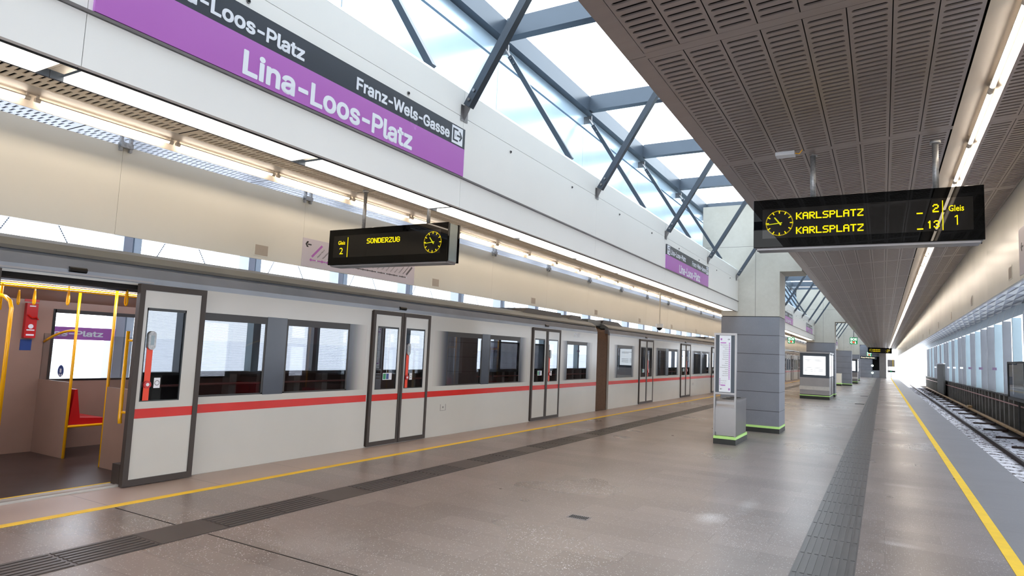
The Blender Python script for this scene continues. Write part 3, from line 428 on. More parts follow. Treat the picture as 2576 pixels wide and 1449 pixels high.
# expansion joints in the floor
for yy, a, b, lab in ((3.53, -6.12, -5.22, 'short dark joint line in the paving between the yellow line and the tactile strip'), (3.53, -4.78, -.66, 'long dark joint line crossing the foreground paving'),
                 (30.0, -4.78, -1.02, 'thin dark joint line across the paving in front of the large kiosk'), (38.0, -4.78, -1.1, 'thin dark joint line across the paving behind the large kiosk')):
    tag(put('expansion_joint', B(a, b, yy-.006, yy+.006, 0, .0015), M['gap']), lab, 'floor joint')
def tactile(name, x0, x1, rib, mat, label, gap=(.0,)):
    t = MB(); t.box(x0, x1, YA, 101, 0, .002); n = rib; w = (x1-x0)/n
    y = YA; k = 0
    while y < 101:
        L = .6
        ribbed = name != 'tactile_paving' or (k % 7) not in (3, 6) or y > 12
        if ribbed:
            for j in range(n):
                c = x0+w*(j+.5); t.box(c-w*.28, c+w*.28, y+.012, y+L-.012, .002, .007)
        else: t.box(x0+.005, x1-.005, y+.008, y+L-.008, .002, .004)
        y += L; k += 1
    return tag(put(name, t, mat), label, 'tactile paving')
tactile('tactile_paving', -5.21, -4.80, 7, M['tact'], 'dark ribbed guidance strip in the paving beside the train')
tactile('tactile_guide_strip', -.63, -.20, 8, M['tact_r'], 'grey ribbed guidance strip leading past the info column to the far wall')
tag(put('yellow_line', B(-6.24, -6.15, YA, 103, 0, .003), M['yline']), 'yellow safety line along the platform edge in front of the train', 'safety line')
tag(put('yellow_line', B(.90, 1.0, YA, 103, 0, .003), M['yline']), 'yellow safety line along the platform edge beside the empty snowy track', 'safety line')
# drains
t = thing('floor_drain', 'small square floor grate alone in the open foreground paving', 'drain', (-2.585, 6.0, 0))
put('frame', B(-2.69, -2.48, 5.93, 6.07, 0, .002), M['edge_r'], t)
mb = MB()
for k in range(9): mb.box(-2.672+k*.0205, -2.661+k*.0205, 5.95, 6.05, .002, .0035)
put('slots', mb, M['gap'], t)
for yy, lab in ((30.3, 'nearer dark drain grate beside the ribbed guidance strip'), (38.0, 'farther dark drain grate beside the ribbed guidance strip, level with the lit kiosk rear')):
    tag(put('drain_grate', B(-1.0, -.66, yy-.22, yy+.22, 0, .004), M['gap']), lab, 'drain')

# ------------------------------------------------------------------ slotted sheets
def slot_sheet(w, L, pitch, a, r, rows=1, stagger=False, margin=.03):
    """capsule slots running along x; sheet lies in z=0, x 0..w, y 0..L"""
    s = MB(); n = int((L-2*margin)/pitch); m0 = (L-n*pitch)/2; cw = w/rows
    for row in range(rows):
        cx = cw*(row+.5); off = pitch/2 if (stagger and row % 2) else 0
        nn = n-1 if off else n
        x0, x1 = cw*row, cw*(row+1); ya, yb = m0+off, m0+off+nn*pitch
        s.q((x0, 0, 0), (x0, ya, 0), (x1, ya, 0), (x1, 0, 0)); s.q((x0, yb, 0), (x0, L, 0), (x1, L, 0), (x1, yb, 0))
        for k in range(nn):
            cy = m0+off+(k+.5)*pitch; h = pitch/2; inner = []; outer = []
            for sg in (1, -1):
                for j, th in enumerate((-90, -60, -30, 0, 30, 60, 90)):
                    c_, s_ = math.cos(math.radians(th)), math.sin(math.radians(th))
                    inner.append((cx+sg*(a+r*c_), cy+sg*r*s_, 0))
                    ox = cx+sg*(a if j in (0, 6) else cw/2); oy = cy+sg*h*(-1, -1, -.5, 0, .5, 1, 1)[j]
                    outer.append((ox, oy, 0))
            i = len(s.v); s.v += inner; s.v += outer; s.v += [(p, q, .012) for p, q, _ in inner]; N = 14
            for j in range(N):
                j2 = (j+1) % N
                s.f.append((i+j, i+j2, i+N+j2, i+N+j)); s.mi.append(0)
                s.f.append((i+j, i+2*N+j, i+2*N+j2, i+j2)); s.mi.append(0)
    return s
PL = 2.71
me_c = slot_sheet(.24, PL, .0755, .082, .016).mesh('slotted_panel', M['ceil'])
me_r = slot_sheet(.195, PL, .0755, .064, .016).mesh('slotted_panel', M['ceil'])
me_l = slot_sheet(.422, 2.78, .0636, .066, .0145, 2, True).mesh('slotted_panel', M['slotbeige'])
me_w = slot_sheet(.66, 2.78, .0755, .052, .0145, 4, True).mesh('slotted_panel', M['slotwhite'])
def inst(me, name, parent, loc):
    o = bpy.data.objects.new(name, me); COL.objects.link(o); o.parent = parent; o.location = loc; return o
TILT = math.atan(.07)
# meshes shared by every bay of the centre ceiling (local: s along x from the left edge)
edge_me = MB(); edge_me.box(-.125, 0, .004, 2.796, 0, .02); edge_me.q((-.125, .004, 0), (-.125, 2.796, 0), (-.125, 2.796, .3), (-.125, .004, .3))
edge_me = edge_me.mesh('edge_strip', M['ceil'])
strip_me = MB().box(0, 1.985, -.042, .042, 0, .004).mesh('cross_strip', M['ceil'])
strip2_me = MB().box(2.255, 2.85, -.042, .042, 0, .004).mesh('cross_strip', M['ceil'])
tr = MB(); tr.q((1.985, 0, 0), (1.985, 2.8, 0), (2.205, 2.8, .085), (2.205, 0, .085)); tr.cur = 1
tr.q((2.205, 0, .085), (2.205, 2.8, .085), (2.255, 2.8, 0), (2.255, 0, 0))
tr_me = tr.mesh('light_trough', [M['trough'], M['refl']])
void_me = MB().box(-.12, 2.86, 0, 2.8, .1, .13).mesh('void_board', M['gap'])
for i in range(I0, I1+1):
    r = sempty('ceiling_centre', (-1.4, G(i), 3.655)); r.rotation_euler.y = -TILT
    for k in range(8): inst(me_c, 'slotted_panel', r, (.004+k*.2465, .045, 0))
    for k in range(3): inst(me_r, 'slotted_panel', r, (2.258+k*.2, .045, 0))
    inst(edge_me, 'edge_strip', r, (0, 0, 0)); inst(strip_me, 'cross_strip', r, (0, 0, 0)); inst(strip2_me, 'cross_strip', r, (0, 0, 0))
    inst(tr_me, 'light_trough', r, (0, 0, 0)); inst(void_me, 'void_board', r, (0, 0, 0))
# left (train side) ceiling bays
tl = MB(); tl.q((-6.69, 2.8, 3.80), (-6.69, 0, 3.80), (-7.30, 0, 3.91), (-7.30, 2.8, 3.91)); tl.cur = 1
tl.q((-7.30, 0, 3.91), (-7.34, 0, 3.785), (-7.34, 2.8, 3.785), (-7.30, 2.8, 3.91)); tl.box(-7.35, -7.341, 0, 2.8, 3.785, 3.96)
tl_me = tl.mesh('light_trough', [M['trough'], M['refl']], (0, 0, 3.8))
pl_me = MB().box(-5.0, -3.3, 0, 2.8, 3.8, 3.82).mesh('plain_sheet', M['slotbeige'], (0, 0, 3.8))
vl_me = MB().box(-7.35, -3.55, 0, 2.8, 3.96, 4.0).mesh('void_board', M['gap'], (0, 0, 3.8))
br = MB(); br.box(-7.5, -7.42, -.05, .05, -.1, .0); br.box(-7.48, -7.44, -.16, -.05, -.06, 0); br.box(-7.48, -7.44, .05, .16, -.06, 0)
br = MB(); br.box(-7.74, -7.70, -.06, -.03, -.06, .38); br.box(-7.74, -7.70, .05, .08, -.06, .38); br.box(-7.76, -7.68, -.06, .08, -.02, .04)
br_me = br.mesh('hanger_bracket', M['galv'])
for i in range(I0, I1+1):
    r = sempty('ceiling_left', (0, G(i), 3.8))
    for k in range(4): inst(me_l, 'slotted_panel', r, (-6.69+k*.422, .01, 0))
    inst(tl_me, 'light_trough', r, (0, 0, 0))
    inst(pl_me, 'plain_sheet', r, (0, 0, 0)); inst(vl_me, 'void_board', r, (0, 0, 0)); inst(br_me, 'hanger_bracket', r, (0, 0, -.02))

# ------------------------------------------------------------------ fascias
def seams(x0, x1, zz, y0, y1):
    m_ = MB()
    for a, b in zip(zz, zz[1:]): m_.box(x0, x1, y0+.0015, y1-.0015, a+.0018, b-.0018)
    return m_
r = sempty('trim_1', (-2.9, 0, 2.7))
p = seams(-2.93, -2.9, (2.70, 2.935, 3.435, 3.655), 0, 2.8)
p_me = p.mesh('fascia_panel', M['white_panel'], (-2.9, 0, 2.7))
c_ = MB(); c_.prism([(-2.9, 3.655), (-2.925, 3.69), (-3.0, 3.69), (-3.0, 3.60), (-2.94, 3.60), (-2.94, 3.655)], 0, 2.8)
c_me = c_.mesh('coping', M['coping'], (-2.9, 0, 2.7))
rail_ = MB(); rail_.box(-2.9, -2.885, 0, 2.8, 2.936, 2.948); rail_me = rail_.mesh('edge_rail', M['alu'], (-2.9, 0, 2.7))
bk_me = MB().box(-2.945, -2.932, 0, 2.8, 2.7, 4.0).mesh('backing', M['gap'], (-2.9, 0, 2.7))
bolt = MB()
for yy in (.76, 2.10):
    bolt.tube([(-2.9, yy, 3.375), (-2.893, yy, 3.375)], .013, 12); bolt.cur = 1; bolt.tube([(-2.893, yy, 3.375), (-2.888, yy, 3.375)], .007, 8); bolt.cur = 0
bolt_me = bolt.mesh('bolt', [M['steel'], M['gap']], (-2.9, 0, 2.7))
def in_portal(i): return any(G(i) < p0+.9 and G(i+1) > p0+.1 for p0 in PORT)
for i in range(I0, I1+1):
    pc = [p0 for p0 in PORT if p0 < G(i+1) and p0+.95 > G(i)]
    if pc:
        for a, b in ((G(i), pc[0]), (pc[0]+.95, G(i+1))):
            if b-a < .02: continue
            put('fascia_panel', seams(-2.93, -2.9, (2.70, 2.935, 3.435, 3.655), a, b), M['white_panel'], r)
            put('coping', MB().prism([(-2.9, 3.655), (-2.925, 3.69), (-3.0, 3.69), (-3.0, 3.60), (-2.94, 3.60), (-2.94, 3.655)], a, b), M['coping'], r)
        continue
    inst(p_me, 'fascia_panel', r, (0, G(i), 0)); inst(c_me, 'coping', r, (0, G(i), 0))
    inst(bolt_me, 'bolt', r, (0, G(i), 0)) if -2 < i < 30 else None
SEG = list(zip([YA]+[p0+.95 for p0 in PORT], PORT+[YB]))
for a, b in SEG:
    put('edge_rail', B(-2.9, -2.885, a, b, 2.936, 2.948), M['alu'], r); put('backing', B(-2.945, -2.932, a, b, 2.7, 3.62), M['gap'], r)
put('upstand', B(-4.42, -4.40, YA, YB, 3.9, 5.9), M['slotwhite'], r)
put('gutter_sheet', MB().prism([(-3.0, 3.6), (-3.02, 3.62), (-3.45, 3.92), (-4.40, 3.92), (-4.40, 3.94), (-3.46, 3.94)], YA, YB), M['slotwhite'], r)
def beige_row(name, x, s, z0, z1, vents):
    r = sempty(name, (x, 0, z0))
    me = MB().box(min(x, x-s*.03), max(x, x-s*.03), .0018, 2.7982, z0, z1).mesh('fascia_panel', M['beige'], (x, 0, z0))
    for i in range(I0, I1+1): inst(me, 'fascia_panel', r, (0, G(i), 0))
    put('backing', B(min(x-s*.04, x-s*.06), max(x-s*.04, x-s*.06), YA, YB, z0+.01, 4.8 if s < 0 else 3.77), M['slotwhite'], r)
    v = MB(); xx = x+s*.004; v.box(min(x, xx), max(x, xx), -.13, .13, 2.775, 2.955); v.cur = 1
    xx2 = x+s*.006; v.box(min(xx, xx2), max(xx, xx2), -.11, .11, 2.792, 2.938)
    vm = v.mesh('loudspeaker_grille', [M['beige'], M['grille']], (x, 0, z0))
    y = vents
    while y < 95: inst(vm, 'loudspeaker_grille', r, (0, y, 0)); y += 4.2
beige_row('trim_2', -7.75, 1, 2.735, 3.79, 6.2-4.2); beige_row('trim_3', 1.45, -1, 2.70, 3.86, 6.2-4.2)

# ------------------------------------------------------------------ lamps
def tube_lamp(name, x, z, ya, L, label, group, mat, lens):
    t = thing(name, label, 'tube light', (x, ya, z), group)
    tb = MB(); N = 16
    for k in range(N):   # lens half glows downwards and to the reflector side, the back half is opaque
        a0, a1 = 2*math.pi*k/N, 2*math.pi*(k+1)/N; am = (a0+a1)/2
        tb.cur = 0 if math.cos(am)*lens[0]+math.sin(am)*lens[1] > lens[2] else 1
        e = lambda a_, y_: (x+.019*math.cos(a_), y_, z+.019*math.sin(a_))
        tb.q(e(a0, ya+.05), e(a1, ya+.05), e(a1, ya+L-.05), e(a0, ya+L-.05))
    put('tube', tb, [mat, M['tube_back']], t)
    for a, b in ((ya+.0, ya+.05), (ya+L-.05, ya+L)):
        put('end_cap', MB().tube([(x, a, z), (x, b, z)], .022, 10).box(x-.012, x+.012, (a+b)/2-.01, (a+b)/2+.01, z, z+.05), M['refl'], t)
    return t
a = tube_lamp('tube_light', .775, 3.832, -1.3, 1.46, 'warm white tube in the ceiling trough over the empty track side of the platform', 'tube lights in the trough beside the empty track', M['tube'], (.5, -.866, -.05))
y = -1.3+1.5; k = 0
while y < 100: dup(a, (0, y+1.3, 0)); y += 1.5
a = tube_lamp('tube_light', -7.24, 3.85, -1.45, 1.44, 'white tube in the narrow ceiling trough above the train edge', 'tube lights in the trough above the train', M['tube_l'], (-.1, -.995, -.12))
for k in range(1, 69): dup(a, (0, 1.48*k, 0))
# luminaire band along the foot of the sign fascia
def band(y0):
    t = thing('linear_luminaire', 'flat glowing luminaire along the bottom edge of the white sign fascia', 'linear light', (-3.06, y0, 2.71), 'flat luminaires at the foot of the white fascia')
    s = MB(); s.box(-2.953, -2.947, y0, y0+1.398, 2.70, 2.82); s.box(-3.172, -3.158, y0, y0+1.398, 2.70, 2.82); s.box(-3.19, -2.95, y0, y0+1.398, 2.81, 2.82)
    put('added_glow_strip', B(-3.17, -2.99, y0+.05, y0+1.35, 2.821, 2.826), M['added_uplight'], t)  # added glowing strip, out of view, lights the cream slotted ceiling
    put('housing', s, M['anth2'], t)
    g = MB(); put('end_plate', B(-3.158, -2.953, y0, y0+.055, 2.735, 2.74), M['refl'], t); put('end_plate', B(-3.158, -2.953, y0+1.343, y0+1.398, 2.735, 2.74), M['refl'], t)
    put('diffuser', B(-3.158, -2.953, y0+.055, y0+1.343, 2.70, 2.722), M['diffuser'], t)
    return t
a = band(YA)
for k in range(1, 76):
    y_ = YA+1.4*k
    if any(y_ < p0+.95 and y_+1.4 > p0 for p0 in PORT): continue
    dup(a, (0, 1.4*k, 0))
put_b = None

# ------------------------------------------------------------------ skylight
r = sempty('skylight_frame', (-4.3, 0, 5.6))
for s0, s1 in zip([YA-1]+[p0+1 for p0 in PORT], PORT[:]+[YB]):
    if s1-s0 < 1: continue
    e1 = s1+2.4 if s1 in PORT else s1
struct('window_skylight_rail', B(-4.36, -4.22, YA, YB, 5.62, 5.88), M['anth2'])
struct('window_skylight_rail', B(-1.62, -1.50, YA, YB, 5.62, 5.88), M['anth2'])
struct('wall_skylight_right', B(-1.50, -1.47, YA, YB, 3.70, 5.9), M['white_panel'])
for i in range(I0, I1+2):
    b = MB(); yy = G(i); b.box(-4.22, -1.62, yy-.07, yy+.07, 5.64, 5.86); b.box(-4.22, -1.62, yy-.05, yy+.05, 5.86, 5.9)
    o = put('skylight_beam', b, M['anth2'], r)
for i in range(I0, I1+1):
    put('glass_pane', B(-4.3, -1.55, G(i)+.05, G(i+1)-.05, 5.9, 5.915), M['skyglass'], r)
bp = sempty('wall_skylight_left', (-4.35, 0, 3.9))
bm = MB().box(-4.40, -4.35, .004, 2.796, 3.95, 5.36).mesh('clad_panel', M['bluepanel'], (-4.35, 0, 3.9))
bm2 = MB().box(-4.40, -4.34, .0, 2.8, 5.385, 5.62).mesh('upper_flange', M['bluepanel'], (-4.35, 0, 3.9))
for i in range(I0, I1+1): inst(bm, 'clad_panel', bp, (0, G(i), 0)); inst(bm2, 'upper_flange', bp, (0, G(i), 0))
# struts
def bar(p, q, w=.045, d=.03):
    p, q = Vector(p), Vector(q); dr = (q-p).normalized(); s = MB(); u = dr.cross(Y).normalized()
    A = [p+u*a*w+Y*b*d for a, b in ((-1, -1), (1, -1), (1, 1), (-1, 1))]; Bq = [a_+(q-p) for a_ in A]
    i = len(s.v); s.v += [tuple(v) for v in A+Bq]
    for f in ((0, 1, 2, 3), (7, 6, 5, 4), (0, 4, 5, 1), (1, 5, 6, 2), (2, 6, 7, 3), (3, 7, 4, 0)): s.f.append(f); s.mi.append(0)
    return s
def strut(y0, label):
    p0, p1 = Vector((-2.86, y0, 3.52)), Vector((-1.52, y0, 5.68))
    d = (p1-p0).normalized()
    t = thing('diagonal_strut', label, 'strut', (-2.9, y0, 3.43), 'struts rising from the white fascia to the skylight edge')
    put('bar', bar(p0, p1, .032, .032), M['anth'], t)
    b = MB(); b.prism([(-2.9, 3.40), (-2.9, 3.53), (-2.86, 3.58), (-2.815, 3.56)], y0-.006, y0+.006); b.q((-2.895, y0-.05, 3.40), (-2.895, y0+.05, 3.40), (-2.895, y0+.05, 3.53), (-2.895, y0-.05, 3.53))
    put('foot_bracket', b, M['alu'], t)
    for k in (.05, .13):
        c = p0+d*k; put('bolt', MB().tube([c+Vector((0, -.045, 0)), c+Vector((0, .045, 0))], .013, 10), M['steel'], t)
    return t
def strut2(y0, label):
    p0, p1 = Vector((-3.25, y0, 3.92)), Vector((-4.17, y0, 5.39))
    t = thing('tie_bar', label, 'strut', (-3.315, y0, 4.0), 'tie bars from the blue panels down behind the white fascia')
    put('bar', bar(p0, p1, .03, .028), M['anth'], t)
    b = MB(); b.tube([p1, Vector((-4.24, y0, 5.5))], .02, 8); b.box(-4.34, -4.2, y0-.012, y0+.012, 5.44, 5.56)
    put('clevis', b, M['steel'], t)
    d = (p0-p1).normalized()
    for k in (.05, .14):
        c = p1+d*k; put('bolt', MB().tube([c+Vector((0, -.04, 0)), c+Vector((0, .04, 0))], .012, 8), M['steel'], t)
    return t
order = ['nearest', 'second', 'third', 'fourth', 'fifth']
s_proto = c_proto = None
n = 0
for i in range(0, 35):
    y0 = G(i)
    if any(p0-.05 < y0 < p0+1.1 for p0 in PORT): continue
    if i <= 5:
        la = ('dark diagonal strut, topmost one over the large purple station sign', 'dark diagonal strut at the end of the large purple sign', 'dark diagonal strut midway between the two purple signs',
              'dark diagonal strut at the start of the second purple sign', 'dark diagonal strut at the end of the second purple sign', 'dark diagonal strut last before the concrete portal')[i]
        lb = ('thin dark tie bar behind the white fascia above the near sign start', 'thin dark tie bar crossing the blue panels above the large purple sign end', 'thin dark tie bar on the blue panels, second before the concrete portal group',
              'thin dark tie bar on the blue panels midway to the portal', 'thin dark tie bar on the blue panels, last but one before the concrete portal', 'thin dark tie bar crossing in front of the concrete portal')[i]
        a = strut(y0, la); b = strut2(y0, lb) if i > 0 else strut2(y0, lb)
        s_proto, c_proto = a, b
    else:
        bay = 'in the skylight bay behind the first concrete column' if i < 13 else ('in the distant skylight bays beyond the second column')
        dup(s_proto, (0, y0-s_proto.location.y, 0), 'dark diagonal strut '+bay); dup(c_proto, (0, y0-c_proto.location.y, 0), 'thin dark tie bar '+bay)
        n += 1

# ------------------------------------------------------------------ concrete portals and columns
for k, p0 in enumerate(PORT[:4]):
    lab = ('nearest square column, blue-grey stone cladding below concrete, beside the info column', 'second clad column, just behind the lit timetable kiosk',
           'third clad column, with the small beige bin at its foot', 'fourth and farthest clad column, beyond the green emergency sign')[k]
    t = thing('column', lab, 'column', (-2.63, p0, 0))
    c = MB(); c.box(-3.27, -2.0, p0, p0+.95, 2.6, 3.64); c.box(-3.73, .2, p0, p0+.95, 3.64, 5.3)
    # keep the beam clear of the ceiling: it runs above the ceiling sheet
    c = MB(); c.prism([(-3.27, 2.6), (-2.0, 2.6), (-2.0, 3.62), (-1.54, 3.62), (-1.54, 5.22), (-3.73, 5.22), (-3.73, 3.99), (-3.27, 3.99)], p0, p0+.95)
    put('concrete_head', c, M['concrete'], t)
    put('stone_cladding', B(-3.27, -2.0, p0-.005, p0+.955, .15, 2.59), M['cladding'], t, bevel=.004)
    put('shadow_joint', B(-3.25, -2.02, p0+.01, p0+.94, 2.58, 2.61), M['gap'], t)
    put('lime_strip', B(-3.275, -1.995, p0-.01, p0+.96, .10, .15), M['lime'], t)
    put('plinth', B(-3.275, -1.995, p0-.012, p0+.962, 0, .10), M['plinth'], t)

# ------------------------------------------------------------------ outer walls (fins and printed glass), soffits
def outer_wall(name, x, s):
    r = sempty(name, (x, 0, 0))
    fx = sorted((x, x-s*.34)); g = MB()
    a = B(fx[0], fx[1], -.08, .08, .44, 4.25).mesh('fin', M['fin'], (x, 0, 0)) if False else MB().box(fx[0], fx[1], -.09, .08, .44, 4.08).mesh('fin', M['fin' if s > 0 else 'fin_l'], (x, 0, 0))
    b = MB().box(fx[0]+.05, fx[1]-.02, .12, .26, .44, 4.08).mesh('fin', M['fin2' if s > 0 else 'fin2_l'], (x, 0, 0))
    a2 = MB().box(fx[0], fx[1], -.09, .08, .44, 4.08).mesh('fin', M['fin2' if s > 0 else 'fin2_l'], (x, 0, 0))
    for i in range(I0, I1+3):
        inst(a if (s < 0 or (i*7+3) % 5 < 3) else a2, 'fin', r, (0, G(i)+.0, 0)); inst(b, 'fin', r, (0, G(i), 0))
    put('printed_glass', B(min(x, x+s*.01), max(x, x+s*.01), YA, 111, .44, 4.75), M['louvre'], r)
    c = MB(); xi, xt = x-s*.33, x-s*.15
    c.q((xi, YA, 4.07), (xi, 111, 4.07), (xt, 111, 4.69), (xt, YA, 4.69))
    put('cranked_head_panel', c, M['head'], r)
    jm = MB()
    for i in range(I0, I1+3):
        y_ = G(i); jm.prism([(xi-s*.015, 4.07), (xi, 4.07), (xt, 4.66), (xt-s*.015, 4.66)], y_-.035, y_+.035)
    put('head_joint_cover', jm, M['white_panel'], r)
    put('sill_beam', B(min(x+s*.1, x-s*.3), max(x+s*.1, x-s*.3), YA, 111, .36, .45), M['darkpost'], r)
    put('lower_wall', B(min(x+s*.1, x+s*.2), max(x+s*.1, x+s*.2), YA, 111, -1.12, .4), M['darkwall'], r)
    pm = MB().box(min(x+s*.1, x-s*.27), max(x+s*.1, x-s*.27), -.14, .14, -1.12, .36).mesh('post', M['postgrey'], (x, 0, 0))
    for k in range(int((111-YA)/1.4)): inst(pm, 'post', r, (0, YA+1.4*k+.7, 0))
    rods = MB()
    if s < 0:
        for i in range(-1, 12):
            y_ = G(i); rods.tube([(x-.2, y_+.3, 2.0), (x-.2, y_+1.4, 4.2)], .012, 5); rods.tube([(x-.2, y_+1.4, 4.2), (x-.2, y_+2.7, 2.0)], .012, 5)
        put('bracing_rod', rods, M['anth'], r)
    return r
wr = outer_wall('wall_right', 5.6, 1); wl = outer_wall('wall_left', -12.8, -1)
vs_me = MB().box(-.02, 2.44, 0, 2.8, .1, .12).mesh('void_board', M['gap'])
def soffit(name, x0, x1):
    s = MB(); s.box(x0, x1, YA, 111, 4.74, 4.78)
    c = .31; L = 2.8; nx = int((x1-x0)/c)+1
    for i in range(int((111-YA)/L)):
        for k in range(nx):
            a, b = x0+k*c, YA+i*L
            # white triangle under a grey cell: lit and shaded facets put into colour
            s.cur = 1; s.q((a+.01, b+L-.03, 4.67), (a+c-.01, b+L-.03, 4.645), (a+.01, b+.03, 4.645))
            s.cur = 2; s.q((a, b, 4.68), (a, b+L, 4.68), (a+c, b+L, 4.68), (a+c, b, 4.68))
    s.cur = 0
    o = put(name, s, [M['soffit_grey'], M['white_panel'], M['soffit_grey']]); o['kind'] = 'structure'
soffit('ceiling_soffit_right', 1.55, 5.44)
struct('ceiling_soffit_left', MB().box(-13.1, -10.0, YA, 111, 4.17, 4.2), M['slotwhite']); struct('wall_soffit_step', B(-7.38, -7.355, YA, YB, 3.80, 5.0), M['slotwhite'])
for i in range(I0, I1+1):
    r = sempty('ceiling_slotted_left', (-10.0, G(i), 4.17))
    for k in range(4): inst(me_w, 'slotted_panel', r, (.01+k*.66-.0, .01, 0))
    inst(vs_me, 'void_board', r, (0, 0, 0))
struct('roof_over_platform', B(-4.4, -12.9, YA, YB+3, 5.0, 5.05), M['slotwhite'])
struct('roof_over_track', B(-1.47, 5.7, YA, YB+3, 5.0, 5.05), M['slotwhite'])

# ------------------------------------------------------------------ track on the empty side
def rail(x, label):
    t = thing('rail', label, 'rail', (x, YA, -1.1))
    pr = [(x-.06, -1.094), (x+.06, -1.094), (x+.06, -1.086), (x+.012, -1.075), (x+.012, -1.0), (x+.035, -.985), (x+.035, -.975), (x-.035, -.975), (x-.035, -.985), (x-.012, -1.0), (x-.012, -1.075), (x-.06, -1.086)]
    put('rail_web', MB().prism(pr, YA, 114), M['rust'], t); put('rail_head', B(x-.034, x+.034, YA, 114, -.975, -.96), M['railhead'], t)
rail(3.52, 'rusty running rail with shiny head in the snowy track bed'); rail(2.085, 'running rail close under the platform wall')
rail(-7.65, 'running rail beneath the train near the platform'); rail(-9.1, 'running rail beneath the far side of the train')
sl = thing('sleeper', 'dark sleeper half buried in snow in the empty track', 'sleeper', (2.8, 4, -1.12), 'sleepers in the empty track')
put('sleeper_block', B(1.75, 4.25, 3.91, 4.09, -1.125, -1.098), M['sleeper'], sl, bevel=.01)
for k in range(1, 130): dup(sl, (0, .75*k, 0))
tr_ = thing('power_rail', 'ochre-covered power rail running beside the far rail', 'power rail', (4.98, YA, -1.1))
for k in range(36): put('cover_segment', MB().prism([(4.9, -1.0), (5.06, -1.0), (5.06, -.93), (5.02, -.9), (4.94, -.9), (4.9, -.93)], YA+3*k+.02, YA+3*k+2.98), M['ochre'], tr_)
put('conductor', B(4.95, 5.01, YA, 101, -1.04, -1.0), M['rust'], tr_)
b = thing('rail_bracket', 'dark arm bracket holding the ochre power rail', 'bracket', (4.5, 10, -1.1), 'brackets under the power rail')
put('arm', MB().tube([(3.95, 10, -1.07), (4.45, 10, -1.06), (4.75, 10, -1.03), (4.86, 10, -.99)], .045, 6), M['rust'], b); put('foot', B(4.65, 4.85, 9.9, 10.1, -1.12, -1.04), M['rust'], b)
b.location.y += .375
for k in range(1, 24): dup(b, (0, 3.75*k, 0))
tag(put('marker_box', B(4.86, 5.1, 52.4, 53.2, -.9, -.76), M['ochre'], bevel=.03), 'small orange junction box sitting on the ochre power rail', 'junction box')
tag(put('cable_pipe', MB().tube([(5.28, YA, .05), (5.28, 60, .06), (5.28, 110, .02)], .035, 8), M['pipe']), 'long reddish pipe fixed along the outer wall posts', 'pipe')
# sound screens
t = thing('glazed_screen', 'large smoked glass screen in a grey frame against the outer wall, at the picture edge', 'screen', (5.1, 33, .3))
s = MB(); s.box(5.09, 5.16, 30, 38.2, 1.95, 2.03); s.box(5.09, 5.16, 30, 38.2, .3, .42)
for yy in (30, 34.1, 38.12): s.box(5.09, 5.16, yy, yy+.08, .3, 2.03)
for yy in (31.3, 35.5): s.box(5.09, 5.16, yy, yy+.08, -1.12, .3)
put('frame', s, M['darkpost'], t); put('smoked_pane', B(5.12, 5.13, 30.08, 38.1, .42, 1.95), M['smoke'], t)
t = thing('dark_cabinet', 'tall dark cabinet standing by the outer wall far down the track', 'cabinet', (5.1, 80, -1.1))
put('body', B(5.0, 5.15, 74, 82, -.85, 2.0), M['darkpost'], t); put('snow_cap', B(4.99, 5.16, 73.9, 82.1, 2.0, 2.08), M['cleansnow'], t); put('foot', B(5.08, 5.14, 74.5, 81.5, -1.12, -.85), M['gap'], t)
for k in range(9):
    y_ = G(15)-.1+5.6*k; col = 'plum' if k < 3 else 'signwhite'
    t = tag(put('wall_plate', B(5.30, 5.315+.0, y_-.02, y_, 1.62, 1.76).box(5.12, 5.30, y_-.02, y_, 1.62, 1.76), M[col]),
            ('nearest', 'second', 'third')[k]+' small purple plate on the outer wall fins across the track' if k < 3 else 'small white plate on the distant outer wall fins across the track', 'plate', 'small plates on the outer wall fins' if k >= 3 else None)

# ------------------------------------------------------------------ station name signs
def exit_icon(s, white, x, y, z, w, h, flip):   # white field with dark door bracket, arrow and wheelchair mark
    s.cur = white; s.box(x, x+.002, y, y+w, z, z+h)
    s.cur = 1-0 if False else s.dark
    def bx(a, b, c, d):
        if flip: a, b = 1-b, 1-a
        s.box(x+.002, x+.003, y+w*a, y+w*b, z+h*c, z+h*d)
    bx(.08, .2, .14, .86); bx(.2, .56, .76, .86); bx(.2, .56, .14, .24)
    bx(.46, .8, .45, .55)
    f = (lambda a: 1-a) if flip else (lambda a: a)
    for sg in (1, -1):
        p = [(f(.64), .5+sg*.26), (f(.76), .5+sg*.26), (f(.95), .5), (f(.82), .5)]
        s.q(*[(x+.0032, y+w*a_, z+h*b_) for a_, b_ in p])
    s.disc((x+.0034, y+w*f(.34), z+h*.46), Y, Z, h*.06, 10, h*.045); s.box(x+.003, x+.0034, y+w*min(f(.33), f(.345)), y+w*max(f(.33), f(.345)), z+h*.5, z+h*.62)
